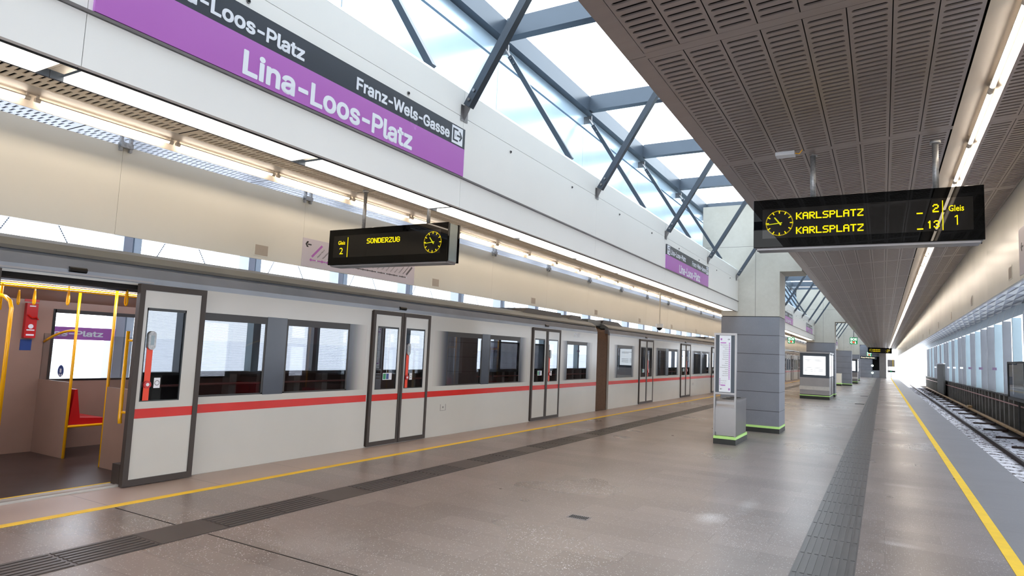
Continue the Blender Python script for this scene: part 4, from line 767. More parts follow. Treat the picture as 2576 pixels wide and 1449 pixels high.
def name_sign(y0, label):
    x = -2.885; L = 2.79
    t = thing('station_sign', label, 'station sign', (x, y0, 2.95))
    put('purple_field', B(-2.9, x, y0, y0+L, 2.952, 3.172), M['purple'], t)
    put('dark_field', B(-2.9, x, y0, y0+L, 3.172, 3.334), M['darksign'], t)
    s = MB(); gtext(s, 'Lina-Loos-Platz', (x+.002, y0+.72, 2.974), Y, Z, .131, 1.42); put('station_name', s, M['signwhite'], t)
    put('exit_name', gtext(MB(), 'Lina-Loos-Platz', (x+.002, y0+.22, 3.203), Y, Z, .081, .91), M['signwhite'], t); put('exit_name', gtext(MB(), 'Franz-Wels-Gasse', (x+.002, y0+1.55, 3.203), Y, Z, .081, 1.03), M['signwhite'], t)
    for a, fl in ((y0+.04, True), (y0+2.61, False)):
        s = MB(); s.dark = 1; exit_icon(s, 0, x, a, 3.183, .145, .14, fl); put('exit_symbol', s, [M['signwhite'], M['darksign']], t)
    return t
a = name_sign(1.37, 'huge purple and black Lina-Loos-Platz sign, nearest on the white fascia')
dup(a, (0, 8.4, 0), 'second Lina-Loos-Platz sign on the fascia, in front of the first column')
dup(a, (0, 22.0, 0), 'purple Lina-Loos-Platz sign just past the first column, partly hidden'); dup(a, (0, 29.8, 0), 'small purple Lina-Loos-Platz sign just before the second column')
dup(a, (0, 49.6, 0), 'tiny distant purple Lina-Loos-Platz sign between second and third columns')

# ------------------------------------------------------------------ line map on the left fascia
t = thing('line_map', 'long pale line diagram with purple and grey dots on the cream fascia', 'line map', (-7.745, 6.94, 2.745))
x = -7.744
put('board', B(-7.75, x, 6.945, 9.71, 2.745, 3.185), M['lilac'], t)
NAMES = ['U2 Seestadt', 'Aspern Nord', 'Hausfeldstraße', 'Lina-Loos-Platz', 'Aspernstraße', 'Donauspital', 'Hardeggasse', 'Stadlau', 'Donaustadtbrücke', 'Donaumarina', 'Stadion', 'Krieau',
         'Messe-Prater', 'Praterstern', 'Taborstraße', 'Schottenring', 'Schottentor', 'Rathaus', 'Volkstheater', 'Museumsquartier', 'Karlsplatz']
ys = [7.125+k*.1175 for k in range(21)]; zz = 2.86
s = MB(); s.box(x, x+.002, ys[0], ys[3], zz-.009, zz+.009)
for k in (0, 2, 3): s.disc((x+.0025, ys[k], zz), Y, Z, .022, 14)
s.prism([(7.13, 2.92), (7.16, 2.90), (7.36, 3.10), (7.33, 3.12)], x, x+.002, 'x'); put('purple_line', s, M['purple'], t)
s = MB(); s.box(x, x+.0018, ys[3]+.03, ys[20], zz-.008, zz+.008)
for k in range(4, 20):
    s.disc((x+.0025, ys[k], zz), Y, Z, .017, 12)
s.prism([(ys[20]-.02, 2.92), (ys[20]+.01, 2.90), (ys[20]+.17, 3.06), (ys[20]+.14, 3.08)], x, x+.002, 'x'); put('grey_line', s, M['greyink'], t)
s = MB()
for k in (1, 7, 13, 15, 18, 20): s.disc((x+.0032, ys[k], zz), Y, Z, .015, 12)
s.disc((x+.0022, ys[3], zz), Y, Z, .036, 16, .03); put('interchange_dots', s, M['signwhite'], t)
s = MB(); dg_, up_ = (Y+Z).normalized(), (Z-Y).normalized()
for k in range(1, 20):
    s.text(NAMES[k], (x+.002, ys[k]+.02, 2.905), dg_, up_, .027)
s.box(x, x+.003, 7.05, 7.12, 3.085, 3.105)
for sg in (1, -1): s.prism([(7.0, 3.095), (7.03, 3.095+sg*.045), (7.065, 3.095+sg*.045), (7.03, 3.095)], x, x+.003, 'x')
put('station_names', s, M['blackink'], t)

t = thing('line_map', 'pale line diagram on the cream fascia beside the empty track, cut by the picture edge', 'line map', (1.44, 6.98, 2.745))
put('board', B(1.444, 1.45, 6.98, 9.72, 2.745, 3.30), M['lilac'], t)
s = MB(); s.box(1.4425, 1.444, 9.46, 9.54, 3.06, 3.08)
for sg in (1, -1): s.prism([(9.6, 3.07), (9.56, 3.07+sg*.05), (9.52, 3.07+sg*.05), (9.56, 3.07)], 1.4425, 1.444, 'x')
put('arrow', s, M['blackink'], t); s = MB(); s.box(1.4425, 1.444, 7.2, 9.4, 2.85, 2.868)
for k in range(20): s.disc((1.442, 7.2+k*.115, 2.859), Y, Z, .02, 12)
put('purple_line', s, M['purple'], t)

# ------------------------------------------------------------------ hanging displays
GL = {'K': '10001 10010 10100 11000 10100 10010 10001', 'A': '01110 10001 10001 11111 10001 10001 10001', 'R': '11110 10001 10001 11110 10100 10010 10001',
      'L': '10000 10000 10000 10000 10000 10000 11111', 'S': '01111 10000 10000 01110 00001 00001 11110', 'P': '11110 10001 10001 11110 10000 10000 10000',
      'T': '11111 00100 00100 00100 00100 00100 00100', 'Z': '11111 00001 00010 00100 01000 10000 11111', 'O': '01110 10001 10001 10001 10001 10001 01110',
      'N': '10001 11001 11001 10101 10011 10011 10001', 'D': '11110 10001 10001 10001 10001 10001 11110', 'E': '11111 10000 10000 11110 10000 10000 11111',
      'U': '10001 10001 10001 10001 10001 10001 01110', 'G': '01110 10001 10000 10111 10001 10001 01110', '2': '01110 10001 00001 00110 01000 10000 11111',
      '1': '00100 01100 00100 00100 00100 00100 00100', '3': '01110 10001 00001 00110 00001 10001 01110'}
def led(s, txt, x0, x1, z0, z1, y):
    n = len(txt); cw = (x1-x0)/(n*6-1); ch = (z1-z0)/7
    for k, c in enumerate(txt):
        for r_, row in enumerate(GL[c].split()):
            j = 0
            while j < 5:
                if row[j] == '1':
                    e = j
                    while e < 5 and row[e] == '1': e += 1
                    s.box(x0+(k*6+j)*cw-.1*cw, x0+(k*6+e)*cw+.1*cw, y-.002, y, z1-(r_+1)*ch-.08*ch, z1-r_*ch+.08*ch); j = e
                else: j += 1
def clock(t, cx, cz, R, y):
    s = MB()
    for k in range(60):
        a_ = 2*math.pi*k/60; L, w = (.24, .035) if k % 5 == 0 else (.07, .018)
        d = Vector((math.sin(a_), 0, math.cos(a_))); n_ = Vector((math.cos(a_), 0, -math.sin(a_))); c0 = Vector((cx, y-.002, cz))
        s.q(c0+d*R-n_*w*R, c0+d*R+n_*w*R, c0+d*R*(1-L)+n_*w*R, c0+d*R*(1-L)-n_*w*R)
    put('clock_face', s, M['led'], t)
    s = MB()
    for deg, L, w in ((322, .58, .06), (264, .92, .04)):
        a_ = math.radians(deg); d = Vector((math.sin(a_), 0, math.cos(a_))); n_ = Vector((math.cos(a_), 0, -math.sin(a_))); c0 = Vector((cx, y-.003, cz))
        s.q(c0+d*R*L-n_*w*R*.7, c0+d*R*L+n_*w*R*.7, c0-d*R*.2+n_*w*R, c0-d*R*.2-n_*w*R)
    put('clock_hands', s, M['clockhand'], t)
def display(y, x0, x1, z0, z1, d, scr, poles, ztop, label):
    t = thing('train_display', label, 'departure display', ((x0+x1)/2, y, z0))
    put('black_bezel', MB().box(x0, x1, y, y+.03, z0, z1), M['gloss_black'], t, bevel=.004)
    put('casing', MB().box(x0+.012, x1-.012, y+.03, y+d-.03, z0-.005, z1-.01), M['alu'], t, bevel=.004)
    put('rear_bezel', MB().box(x0, x1, y+d-.03, y+d, z0, z1), M['gloss_black'], t)
    put('underside_tray', MB().box(x0+.03, x1-.03, y+.03, y+d-.03, z0-.022, z0-.005), M['alu'], t)
    put('side_plate', MB().box(x1-.012, x1-.004, y+.05, y+d-.05, z0+.01, z1-.01), M['fin2'], t)
    put('screen', MB().box(scr[0], scr[1], y-.001, y, scr[2], scr[3]), M['screen'], t)
    for px in poles:
        put('hanging_pole', MB().tube([(px, y+d/2, z1-.01), (px, y+d/2, ztop)], .026, 12).tube([(px, y+d/2, ztop-.03), (px, y+d/2, ztop)], .045, 12), M['galv'], t, smooth=True)
    return t
t = display(7.0, -1.153, .806, 2.757, 3.255, .25, (-1.066, .722, 2.85, 3.156), (-.60, .452), 3.74, 'large black display with yellow KARLSPLATZ text hanging over the platform')
y = 6.999
clock(t, -.903, 3.005, .131, y)
for za in (3.034, 2.886): s = MB(); led(s, 'KARLSPLATZ', -.745, -.147, za, za+.069, y); put('destination_text', s, M['led'], t)
s = MB(); led(s, '2', .415, .462, 3.027, 3.102, y); led(s, '13', .37, .465, 2.878, 2.95, y); s.box(.289, .338, y-.002, y, 3.018, 3.030); s.box(.291, .340, y-.002, y, 2.870, 2.882)
put('minutes_text', s, M['led'], t)
s = MB(); s.box(.489, .496, y-.002, y, 2.857, 3.133); s.text('Gleis', (.537, y-.002, 3.028), X, Z, .056, .117, .012); s.box(.598, .606, y-.002, y, 2.9, 2.99); s.q((.582, y-.002, 2.968), (.582, y-.002, 2.978), (.598, y-.002, 2.99), (.598, y-.002, 2.978)); put('track_text', s, M['led'], t)
for k in range(1, 5):
    pass
t2 = dup(t, (-.03, 63.0, 0), 'tiny distant black display with yellow text near the far end wall')
t = display(6.76, -6.995, -4.878, 2.706, 3.217, .27, (-6.90, -4.99, 2.81, 3.125), (-6.47, -5.31), 3.80, 'black display with yellow SONDERZUG text hanging beside the train')
y = 6.759
clock(t, -5.117, 2.96, .143, y)
s = MB(); led(s, 'SONDERZUG', -6.262, -5.673, 2.992, 3.062, y); put('destination_text', s, M['led'], t)
s = MB(); s.box(-6.627, -6.618, y-.002, y, 2.812, 3.098); s.text('Gleis', (-6.808, y-.002, 2.995), X, Z, .056, .134, .012); s.text('2', (-6.775, y-.002, 2.857), X, Z, .095, .07, .0); put('track_text', s, M['led'], t)
# junction box and cable by the display pole
t = thing('junction_box', 'small pale box with a yellow cable on the slotted ceiling above the display', 'junction box', (-.86, 6.86, 3.68))
put('lid', B(-.92, -.74, 6.80, 6.92, 3.655, 3.695), M['slotwhite'], t, bevel=.005); put('yellow_cable', MB().tube([(-.74, 6.86, 3.68), (-.70, 6.84, 3.665), (-.67, 6.83, 3.70)], .005, 6), M['yellow'], t)

# ------------------------------------------------------------------ camera on a pole
t = thing('dome_camera', 'white dome camera on a thin pole above the train roof', 'security camera', (-6.66, 21.9, 2.5))
put('pole', MB().tube([(-6.66, 21.9, 2.68), (-6.66, 21.9, 3.8)], .022, 8), M['beige'], t); put('housing', MB().tube([(-6.66, 21.9, 2.57), (-6.66, 21.9, 2.70)], [.12, .13], 14), M['white_panel'], t)
put('dome', MB().tube([(-6.66, 21.9, 2.57), (-6.66, 21.9, 2.52), (-6.66, 21.9, 2.47)], [.10, .085, .02], 12), M['gloss_black'], t)

# ------------------------------------------------------------------ info column with bin
t = thing('info_column', 'slim aluminium line map stand with a steel bin block behind it, before the nearest column', 'info stand', (-2.6, 12.76, 0))
x0, x1, y = -2.802, -2.392, 12.76
s = MB(); s.box(x0, x0+.03, y, y+.06, .15, 2.09); s.box(x1-.03, x1, y, y+.06, .15, 2.09); s.box(x0+.03, x1-.03, y, y+.06, 2.05, 2.09); s.box(x0+.03, x1-.03, y, y+.06, .93, .965)
put('aluminium_frame', s, M['steel'], t); put('dark_board', B(x0+.03, x1-.03, y+.012, y+.045, .965, 2.05), M['anth'], t)
put('map_sheet', B(x0+.095, x1-.1, y+.008, y+.012, .975, 2.045), M['signwhite'], t)
px0, px1 = x0+.095, x1-.1; s = MB(); yy = y+.0065
ln = px1-.03; s.box(ln-.006, ln+.006, yy, yy+.001, 1.22, 1.90)
for k in range(18): s.disc((ln, yy-.001, 1.90-k*.04), X, Z, .011, 8)
s.box(px0+.013, px0+.02, yy, yy+.001, 1.10, 1.23)
for k in range(4): s.disc((px0+.0165, yy-.001, 1.225-k*.04), X, Z, .007, 8)
s.box(px0+.02, px0+.05, yy, yy+.001, 1.95, 1.99); s.box(px0+.02, px0+.125, yy, yy+.001, 1.893, 1.915); s.box(px0+.03, px0+.115, yy, yy+.001, 1.09, 1.113); s.box(px1-.045, px1-.012, yy, yy+.001, 1.01, 1.05)
put('purple_print', s, M['purple'], t)
s = MB(); names = ['Museumsquartier', 'Volkstheater', 'Rathaus', 'Schottentor', 'Schottenring', 'Taborstraße', 'Praterstern', 'Messe-Prater', 'Krieau', 'Stadion', 'Donaumarina', 'Donaustadtbrücke', 'Stadlau', 'Hardeggasse', 'Donauspital', 'Aspernstraße']
for k, nm in enumerate(names): s.text(nm, (ln-.02, yy, 1.855-k*.0385), X, Z, .015, right=True)
s.text('Hausfeldstraße', (px0+.035, yy, 1.18), X, Z, .0125); s.text('Aspern Nord', (px0+.035, yy, 1.14), X, Z, .0125)
for (ax, az, sg) in ((px1-.035, 1.97, 1), (px0+.03, 1.03, -1)):
    s.box(min(ax, ax-sg*.03), max(ax, ax-sg*.03), yy, yy+.001, az-.003, az+.003)
    for q_ in (1, -1): s.q((ax+sg*.012, yy, az), (ax-sg*.006, yy, az+q_*.017), (ax-sg*.013, yy, az+q_*.017), (ax+sg*.003, yy, az))
put('black_print', s, M['blackink'], t)
s = MB(); s.box(x0+.02, x1-.02, 12.82, 13.93, .15, .80); put('steel_body', s, M['steel'], t, bevel=.006)
s = MB(); s.prism([(12.80, .68), (12.80, .70), (12.86, .83), (13.94, .83), (13.94, .80), (12.87, .80)], x0+.02, x1-.02, 'x'); put('lid', s, M['alu'], t)
for k in range(3): put('bin_opening', MB().tube([(-2.6, 13.08+k*.36, .829), (-2.6, 13.08+k*.36, .834)], .11, 16), M['gap'], t)
put('front_panel', B(x0+.03, x1-.03, 12.775, 12.82, .22, .68), M['steel'], t)
put('lime_strip', B(x0+.005, x1-.0, 12.755, 13.95, .10, .15), M['lime'], t); put('plinth', B(x0+.003, x1-.0, 12.752, 13.96, 0, .10), M['plinth'], t)

# ------------------------------------------------------------------ kiosks
def kiosk(y0, label):
    x0, x1, D = -3.22, -2.03, 2.5
    t = thing('info_kiosk', label, 'timetable kiosk', (-2.62, y0, 0))
    put('lower_body', B(x0, x1, y0, y0+D, .2, .94), M['alu'], t); put('upper_frame', B(x0, x1, y0+.0, y0+D, .94, 2.02), M['anth'], t)
    put('canopy', B(x0-.02, x1+.03, y0-.05, y0+D+.03, 2.02, 2.07), M['steel'], t)
    put('lit_screen', B(x0+.14, x1-.15, y0-.012, y0, 1.06, 1.89), M['screenlit'], t)
    s = MB()
    for z_, a_, b_ in ((1.72, .18, .95), (1.67, .18, .4), (1.67, .58, .95), (1.37, .18, .52), (1.37, .58, .95), (1.29, .18, .52), (1.29, .58, .95), (1.22, .18, .52), (1.22, .58, .95)):
        s.box(x0+a_, x0+b_, y0-.014, y0-.012, z_, z_+.015)
    put('timetable_lines', s, M['greyink'], t)
    put('steel_shelf', B(x0-.02, x1, y0-.07, y0, .40, .56), M['sill'], t)
    for a_ in (y0+.15, y0+1.35): put('side_poster', B(x1, x1+.012, a_, a_+1.0, 1.02, 1.95), M['screenlit'], t); put('bottle_print', B(x1+.012, x1+.015, a_+.35, a_+.6, 1.3, 1.5).box(x1+.012, x1+.015, a_+.42, a_+.54, 1.5, 1.62), M['redink'], t)
    put('side_post', B(x1, x1+.03, y0+1.18, y0+1.3, .2, 2.02), M['steel'], t)
    put('lime_strip', B(x0-.006, x1+.006, y0-.006, y0+D+.006, .13, .17), M['lime'], t)
    put('plinth', B(x0, x1, y0, y0+D, 0, .2).box(x0-.005, x1+.005, y0-.005, y0+D, .0, .13), M['plinth'], t)
    return t
a = kiosk(31.8, 'large kiosk with glowing white timetable screen, just before the second column')
dup(a, (.2, 30.2, 0), 'smaller distant kiosk with glowing white panel, between third and fourth columns')
t = thing('waste_bin', 'small beige bin at the foot of the third column', 'bin', (-2.9, 53.6, 0))
put('body', B(-3.05, -2.62, 53.4, 54.2, .2, .9), M['beige'], t); put('lime_strip', B(-3.06, -2.61, 53.39, 54.2, .12, .2), M['lime'], t); put('plinth', B(-3.06, -2.61, 53.39, 54.2, 0, .12), M['plinth'], t)

# ------------------------------------------------------------------ green emergency signs
def sos(cx, y, cz, w, ztop, label):
    t = thing('emergency_sign', label, 'emergency sign', (cx, y, cz)); h = w
    put('green_board', B(cx-w/2, cx+w/2, y, y+.06, cz-h/2, cz+h/2), M['exitgreen'], t)
    s = MB(); s.text('SOS', (cx, y-.004, cz+h*.06), X, Z, h*.34, w*.84, .03, center=True); s.disc((cx-w*.27, y-.004, cz-h*.22), X, Z, h*.16, 14, h*.08, math.pi*.3, math.pi*1.8)
    s.box(cx+w*.2, cx+w*.28, y-.004, y, cz-h*.38, cz-h*.08); s.box(cx+w*.14, cx+w*.34, y-.004, y, cz-h*.4, cz-h*.33); put('white_symbols', s, M['exitwhite'], t)
    s = MB(); s.disc((cx-w*.07, y-.005, cz-h*.16), X, Z, w*.09, 12); s.disc((cx+w*.07, y-.005, cz-h*.16), X, Z, w*.09, 12); s.q((cx-w*.15, y-.005, cz-h*.2), (cx+w*.15, y-.005, cz-h*.2), (cx, y-.005, cz-h*.42)); put('red_heart', s, M['exitred'], t)
    put('hanging_rod', MB().tube([(cx, y+.03, cz+h/2), (cx, y+.03, ztop)], .02, 6), M['anth'], t)
sos(-5.63, 50, 3.12, .44, 3.8, 'lit green SOS sign hanging by the train, seen past the first column')
sos(-1.525, 45, 3.04, .41, 3.66, 'lit green SOS sign hanging from the edge of the slotted ceiling')
sos(-1.30, 84, 2.85, .5, 3.66, 'tiny lit green SOS sign just below the distant display')

# ------------------------------------------------------------------ far end building
s = MB(); yb = 98.0
struct('wall_end_left', B(-2.95, -1.2, yb, yb+1, 0, 5.0), M['cladding']); struct('wall_end_pier', B(-.36, .42, yb-.6, yb+1, 0, 3.75), M['alu'])
struct('wall_end_recess', B(-1.6, -.36, yb+.6, yb+1, 0, 5.0), M['gap']); struct('wall_end_header', B(-1.2, -.36, yb, yb+.6, 2.75, 5.0), M['cladding'])
struct('wall_end_lower', B(-3.2, -.36, yb-.8, yb, 0, .95), M['cladding'])
struct('wall_end_upper', B(-12.8, -2.95, yb+2, yb+2.3, -1.1, 5), M['concrete'])
t = thing('direction_sign', 'distant dark hanging sign with glowing text below the far display', 'direction sign', (-1.4, 88, 2.45))
put('board', B(-2.35, -.6, 88, 88.1, 2.3, 2.65), M['darksign'], t); s = MB(); s.text('Franz-Wels-Gasse', (-2.2, 87.99, 2.42), X, Z, .13, 1.4, .02); put('lettering', s, M['dimtext'], t)
put('hanging_rod', MB().tube([(-1.5, 88.05, 2.65), (-1.5, 88.05, 3.65)], .02, 6), M['anth'], t)
t = thing('lamp_post', 'slim dark post with two round white lamps by the far end wall', 'lamp', (-1.15, yb-.95, 0))
put('pole', MB().tube([(-1.15, yb-.95, 0), (-1.15, yb-.95, 2.4)], .025, 6), M['anth'], t)
for zc in (1.55, .62): put('globe', MB().tube([(-1.15, yb-1.03, zc-.13), (-1.15, yb-1.03, zc-.06), (-1.15, yb-1.03, zc+.06), (-1.15, yb-1.03, zc+.13)], [.05, .14, .14, .05], 12), M['exitwhite'], t, smooth=True)
t = thing('end_notice', 'grey and yellow board beyond the end of the platform', 'board', (.9, 103, 0))
put('board', B(.6, 1.45, 103, 103.1, 1.5, 2.45), M['alu'], t); put('yellow_edge', B(1.2, 1.28, 102.98, 103.0, 1.5, 2.5), M['yline'], t); put('post', B(.65, .72, 103, 103.08, 0, 1.5), M['steel'], t)
t = thing('signal_box', 'small dark box with coloured stripes beyond the platform end', 'box', (.9, 103.2, 0))
put('body', B(.6, 1.5, 103.3, 103.4, .75, 1.0), M['black'], t); put('stripes', B(.9, 1.1, 103.29, 103.3, .78, .97), M['green'], t); put('post', B(.95, 1.02, 103.3, 103.38, 0, .75), M['steel'], t)
# outdoor rails in the snow beyond
for k, xx in enumerate((3.52, 2.085, 6.5, 7.95)):
    P_ = [(xx+((yy-114)**2)/2600, yy, -1.05) for yy in range(114 if k < 2 else 108, 400, 12)]
    tag(put('outdoor_rail', MB().tube(P_, .035, 5), M['alu']), ('outdoor rail curving away through snow, inner pair', 'outdoor rail curving away through snow, outer pair')[k//2], 'rail', ('inner outdoor rails', 'outer outdoor rails')[k//2])

# ------------------------------------------------------------------ the train
XS = -6.94; XF = -9.74; CL = 17.0; PITCH = 17.95
DOORS = (3.42, 8.47, 13.83)
NEARW = [(.65, 2.0), (4.73, 5.74), (6.06, 7.25), (9.79, 10.98), (11.27, 12.55), (15.0, 16.3)]
PILL = [(5.74, 6.06), (10.98, 11.27)]
FADE = [(2.0, 2.3, 0), (4.38, 4.73, 1), (7.25, 7.62, 0), (9.38, 9.79, 1), (12.55, 12.92, 0), (14.68, 15.0, 1), (16.3, 16.65, 0), (.35, .65, 1)]
def leaf(t, y0, y1, x, handle, win=None, label=None):
    """one door leaf with rubber seal, window pane, handle strip"""
    z0, z1 = .03, 2.09; w0, w1 = win or (y0+.12, y1-.1)
    s = MB(); hole = lambda a, b: w0 < a < w1 and .88 < b < 1.88
    ys = [y0, w0, w1, y1]; s.mask(x-.045, x, ys, [z0, .70, .80, .88, 1.88, z1], lambda a, b: hole(a, b))
    o = put('door_leaf', s, M['cbody'], t)
    WL[o.name] = WL[t.name]
    put('rubber_seal', MB().mask(x-.05, x+.012, [y0-.04 if y0-.04 not in () else y0, y0+.018, y1-.018, y1+.04], [z0-.02, z0+.045, z1-.025, z1+.04], lambda a, b: y0+.018 < a < y1-.018 and z0+.045 < b < z1-.025), M['cseal'], o)
    put('window_pane', B(x-.012, x-.004, w0, w1, .88, 1.88), M['cglass'], o)
    put('window_edge', MB().box(x-.02, x+.001, w0-.0, w0+.012, .88, 1.88).box(x-.02, x+.001, w1-.012, w1, .88, 1.88).box(x-.02, x+.001, w0, w1, .88, .89).box(x-.02, x+.001, w0, w1, 1.85, 1.88), M['black'], o)
    put('red_stripe', B(x, x+.002, y0+.01, y1-.01, .705, .805), M['cred'], o)
    if handle:
        a = w0+.035
        put('orange_strip', B(x-.004, x+.0, a, a+.065, .885, 1.5), M['orange'], o)
        h = MB(); c = a+.04
        h.prism([(c+.042*math.cos(v)*(1), 1.53+(.055 if math.sin(v) > 0 else -.055)+.045*math.sin(v)) for v in [2*math.pi*k/20 for k in range(20)]], x-.002, x+.02, 'x')
        put('door_handle', h, M['galv'], o); put('handle_recess', B(x+.02, x+.021, c-.018, c+.018, 1.48, 1.585), M['fin2'], o)
        put('open_button', MB().tube([(x, a+.032, 1.06), (x+.018, a+.032, 1.06)], .04, 16), M['redbox'], o); put('button_centre', MB().tube([(x+.018, a+.032, 1.06), (x+.02, a+.032, 1.06)], .018, 12), M['signwhite'], o)
        put('sticker', B(x-.003, x-.001, a+.11, a+.18, 1.02, 1.13), M['signwhite'], o); put('sticker_ring', MB().disc((x-.0005, a+.145, 1.075), Y, Z, .028, 16, .022), M['greyink'], o)
    else:
        s = MB(); s.box(x-.003, x-.002, w0+.18, w0+.4, 1.03, 1.14); put('sticker', s, M['signwhite'], o)
        put('green_pictogram', B(x-.002, x-.001, w0+.19, w0+.255, 1.04, 1.13), M['green'], o); put('blue_pictogram', B(x-.002, x-.001, w0+.265, w0+.325, 1.04, 1.13), M['bluesign'], o)
    return o
def car(y0, opened, label):
    t = thing('metro_car', label, 'train car', (-8.34, 0, 0), 'cars of the standing train')
    # side walls
    def hole_n(a, b):
        if any(w0 < a < w1 and .89 < b < 1.88 for w0, w1 in [(f0, f1) for f0, f1, _ in FADE]+NEARW+PILL): return True
        return any(abs(a-c) < .76 and .02 < b < 2.115 for c in DOORS)
    ys = sorted({0, CL, *[v for w in NEARW+PILL for v in w], *[v for f in FADE for v in f[:2]], *[c+s*.76 for c in DOORS for s in (-1, 1)]})
    put('side_wall', MB().mask(XS-.06, XS, ys, [-.35, .02, .7, .8, .89, 1.88, 2.115, 2.14], hole_n), M['cbody'], t)
    def hole_f(a, b): return any(w0 < a < w1 and .93 < b < 1.87 for w0, w1 in [(4.5, 5.74), (6.06, 7.25), (9.79, 10.98), (11.27, 12.55), (15.0, 16.3), (.65, 2.0), (8.0, 8.4), (8.55, 8.95), (13.35, 13.75), (13.9, 14.3)])
    ysf = sorted({0, CL, 4.5, 5.74, 6.06, 7.25, 9.79, 10.98, 11.27, 12.55, 15.0, 16.3, .65, 2.0, 8.0, 8.4, 8.55, 8.95, 13.35, 13.75, 13.9, 14.3})
    put('far_side_wall', MB().mask(XF, XF+.1, ysf, [-.35, .93, 1.87, 2.14], hole_f), M['cinner'], t)
    wf = MB()
    for a, b in [(4.5, 5.74), (6.06, 7.25), (9.79, 10.98), (11.27, 12.55), (15.0, 16.3), (.65, 2.0)]: wf.box(XF+.03, XF+.105, a-.02, a+.015, .92, 1.88).box(XF+.03, XF+.105, b-.015, b+.02, .92, 1.88).box(XF+.03, XF+.105, a, b, 1.83, 1.88).box(XF+.03, XF+.105, a, b, .92, .945)
    put('far_window_seals', wf, M['black'], t)
    inner = MB()
    for a, b in ((0, .35), (2.3, 2.62), (4.2, 4.38), (7.62, 7.70), (9.24, 9.38), (12.92, 13.05), (14.6, 14.68), (16.65, CL)): inner.box(XS-.09, XS-.061, a, b, .0, 2.1)
    for a, b in ((0, 2.62), (4.2, 7.7), (9.24, 13.05), (14.6, CL)): inner.box(XS-.1, XS-.062, a, b, .0, .87).box(XS-.1, XS-.062, a, b, 1.9, 2.1)
    put('interior_lining', inner, M['cinner'], t)
    # window band
    for a, b in NEARW:
        o = put('window_pane', B(XS-.012, XS-.002, a, b, .89, 1.88), M['cglass'], t)
        put('window_head', MB().box(XS-.03, XS+.001, a, b, 1.79, 1.88).box(XS-.03, XS+.0, a, a+.03, .89, 1.8).box(XS-.03, XS+.0, b-.03, b, .89, 1.8).box(XS-.03, XS+.0, a, b, .89, .91), M['winframe'], o)  # top band painted dark brown as the reflected ceiling
    for a, b in PILL: put('window_pillar', B(XS-.06, XS+.003, a, b, .885, 1.885), M['winpillar'], t)
    for a, b, fl in FADE: put('printed_glass_end', B(XS-.06, XS-.001, a, b, .89, 1.88), M['frit_b'] if fl else M['frit_a'], t)
    st = MB(); e = [0]+[v for c in DOORS for v in (c-.78, c+.78)]+[CL]
    for a, b in zip(e[::2], e[1::2]): st.box(XS, XS+.002, a, b, .705, .805)
    put('red_stripe', st, M['cred'], t)
    # roof
    prof = [(XS, 2.14), (XS-.01, 2.22), (XS-.07, 2.33)]
    put('cantrail', MB().prism([(XS, 2.14), (XS+.0, 2.2), (XS-.04, 2.30), (XS-.09, 2.34), (XS-.16, 2.34), (XS-.16, 2.14)], 0, CL), M['ccant'], t)
    R_ = [(XS-.05, 2.335), (XS-.06, 2.37), (XS-.2, 2.45), (XS-.45, 2.51), (XS-.9, 2.55), (XS-1.4, 2.565), (XS-1.9, 2.55), (XS-2.35, 2.51), (XS-2.6, 2.45), (XF+.06, 2.37), (XF+.0, 2.14), (XF+.1, 2.14), (XF+.2, 2.335)]
    put('roof', MB().prism(R_[::-1], 0, CL), M['croof'], t)
    rf = MB()
    for a, b in ((13.2, 15.4), (15.75, 16.7)) : rf.prism([(a, 2.46), (a+.25, 2.60), (b-.1, 2.60), (b, 2.40)], XS-2.3, XS-.35, 'x')
    rf.prism([(.2, 2.42), (.35, 2.6), (1.6, 2.6), (2.1, 2.46)], XS-2.3, XS-.35, 'x'); put('roof_fairing', rf, M['winframe'], t)
    for c in DOORS: put('door_sensor', MB().tube([(XS+.002, c-.10, 2.20), (XS+.002, c+.06, 2.20)], .028, 10), M['black'], t, bevel=0)
    put('car_number', gtext(MB(), '2519', (XS+.002, 15.38, 1.99), Y, Z, .105, .40), M['signwhite'], t)
    s = MB()
    for q in ((9.66, 9.668, .45, .56), (9.82, 9.828, .45, .56), (9.66, 9.828, .445, .45), (9.73, 9.76, .49, .52)): s.box(XS, XS+.002, *q)
    put('service_hatch', s, M['greyink'], t)
    # underfloor, floor, ceiling
    put('underframe', B(XF+.1, XS-.1, 0, CL, -.6, -.05), M['gap'], t); put('floor', B(XF+.05, XS-.2, 0, CL, -.05, .012), M['cfloor'], t)
    for c in DOORS:
        put('door_sill', B(XS-.2, XS+.005, c-.76, c+.76, -.06, .01), M['sill'], t); put('yellow_sill_edge', B(XS-.21, XS-.195, c-.72, c+.72, .0, .014), M['yline'], t)
    put('interior_ceiling', MB().box(XF+.06, XS-.06, 0, CL, 2.14, 2.18), M['cceil'], t)
    put('ceiling_coving', MB().prism([(XF+.05, 2.0), (XF+.1, 1.98), (XF+.3, 2.12), (XF+.3, 2.14), (XF+.05, 2.14)], 0, CL), M['cinner'], t)
    lg = MB()
    for x_ in (-8.75, -7.95): lg.box(x_-.03, x_+.03, .2, CL-.2, 2.10, 2.125)
    put('ceiling_light_strip', lg, M['ledwhite'], t)
    gb = MB().tube([(-8.55, .2, 2.075), (-8.55, CL-.2, 2.075)], .01, 8).tube([(-8.15, .2, 2.075), (-8.15, CL-.2, 2.075)], .01, 8); put('ceiling_grab_rail', gb, M['yellow'], t)
    # end walls with passage
    for a in (0, CL-.05): put('end_wall', MB().box(XF+.05, -8.9, a, a+.05, 0, 2.14).box(-7.8, XS-.06, a, a+.05, 0, 2.14).box(XF+.05, XS-.06, a, a+.05, 2.0, 2.3), M['cinner'], t)
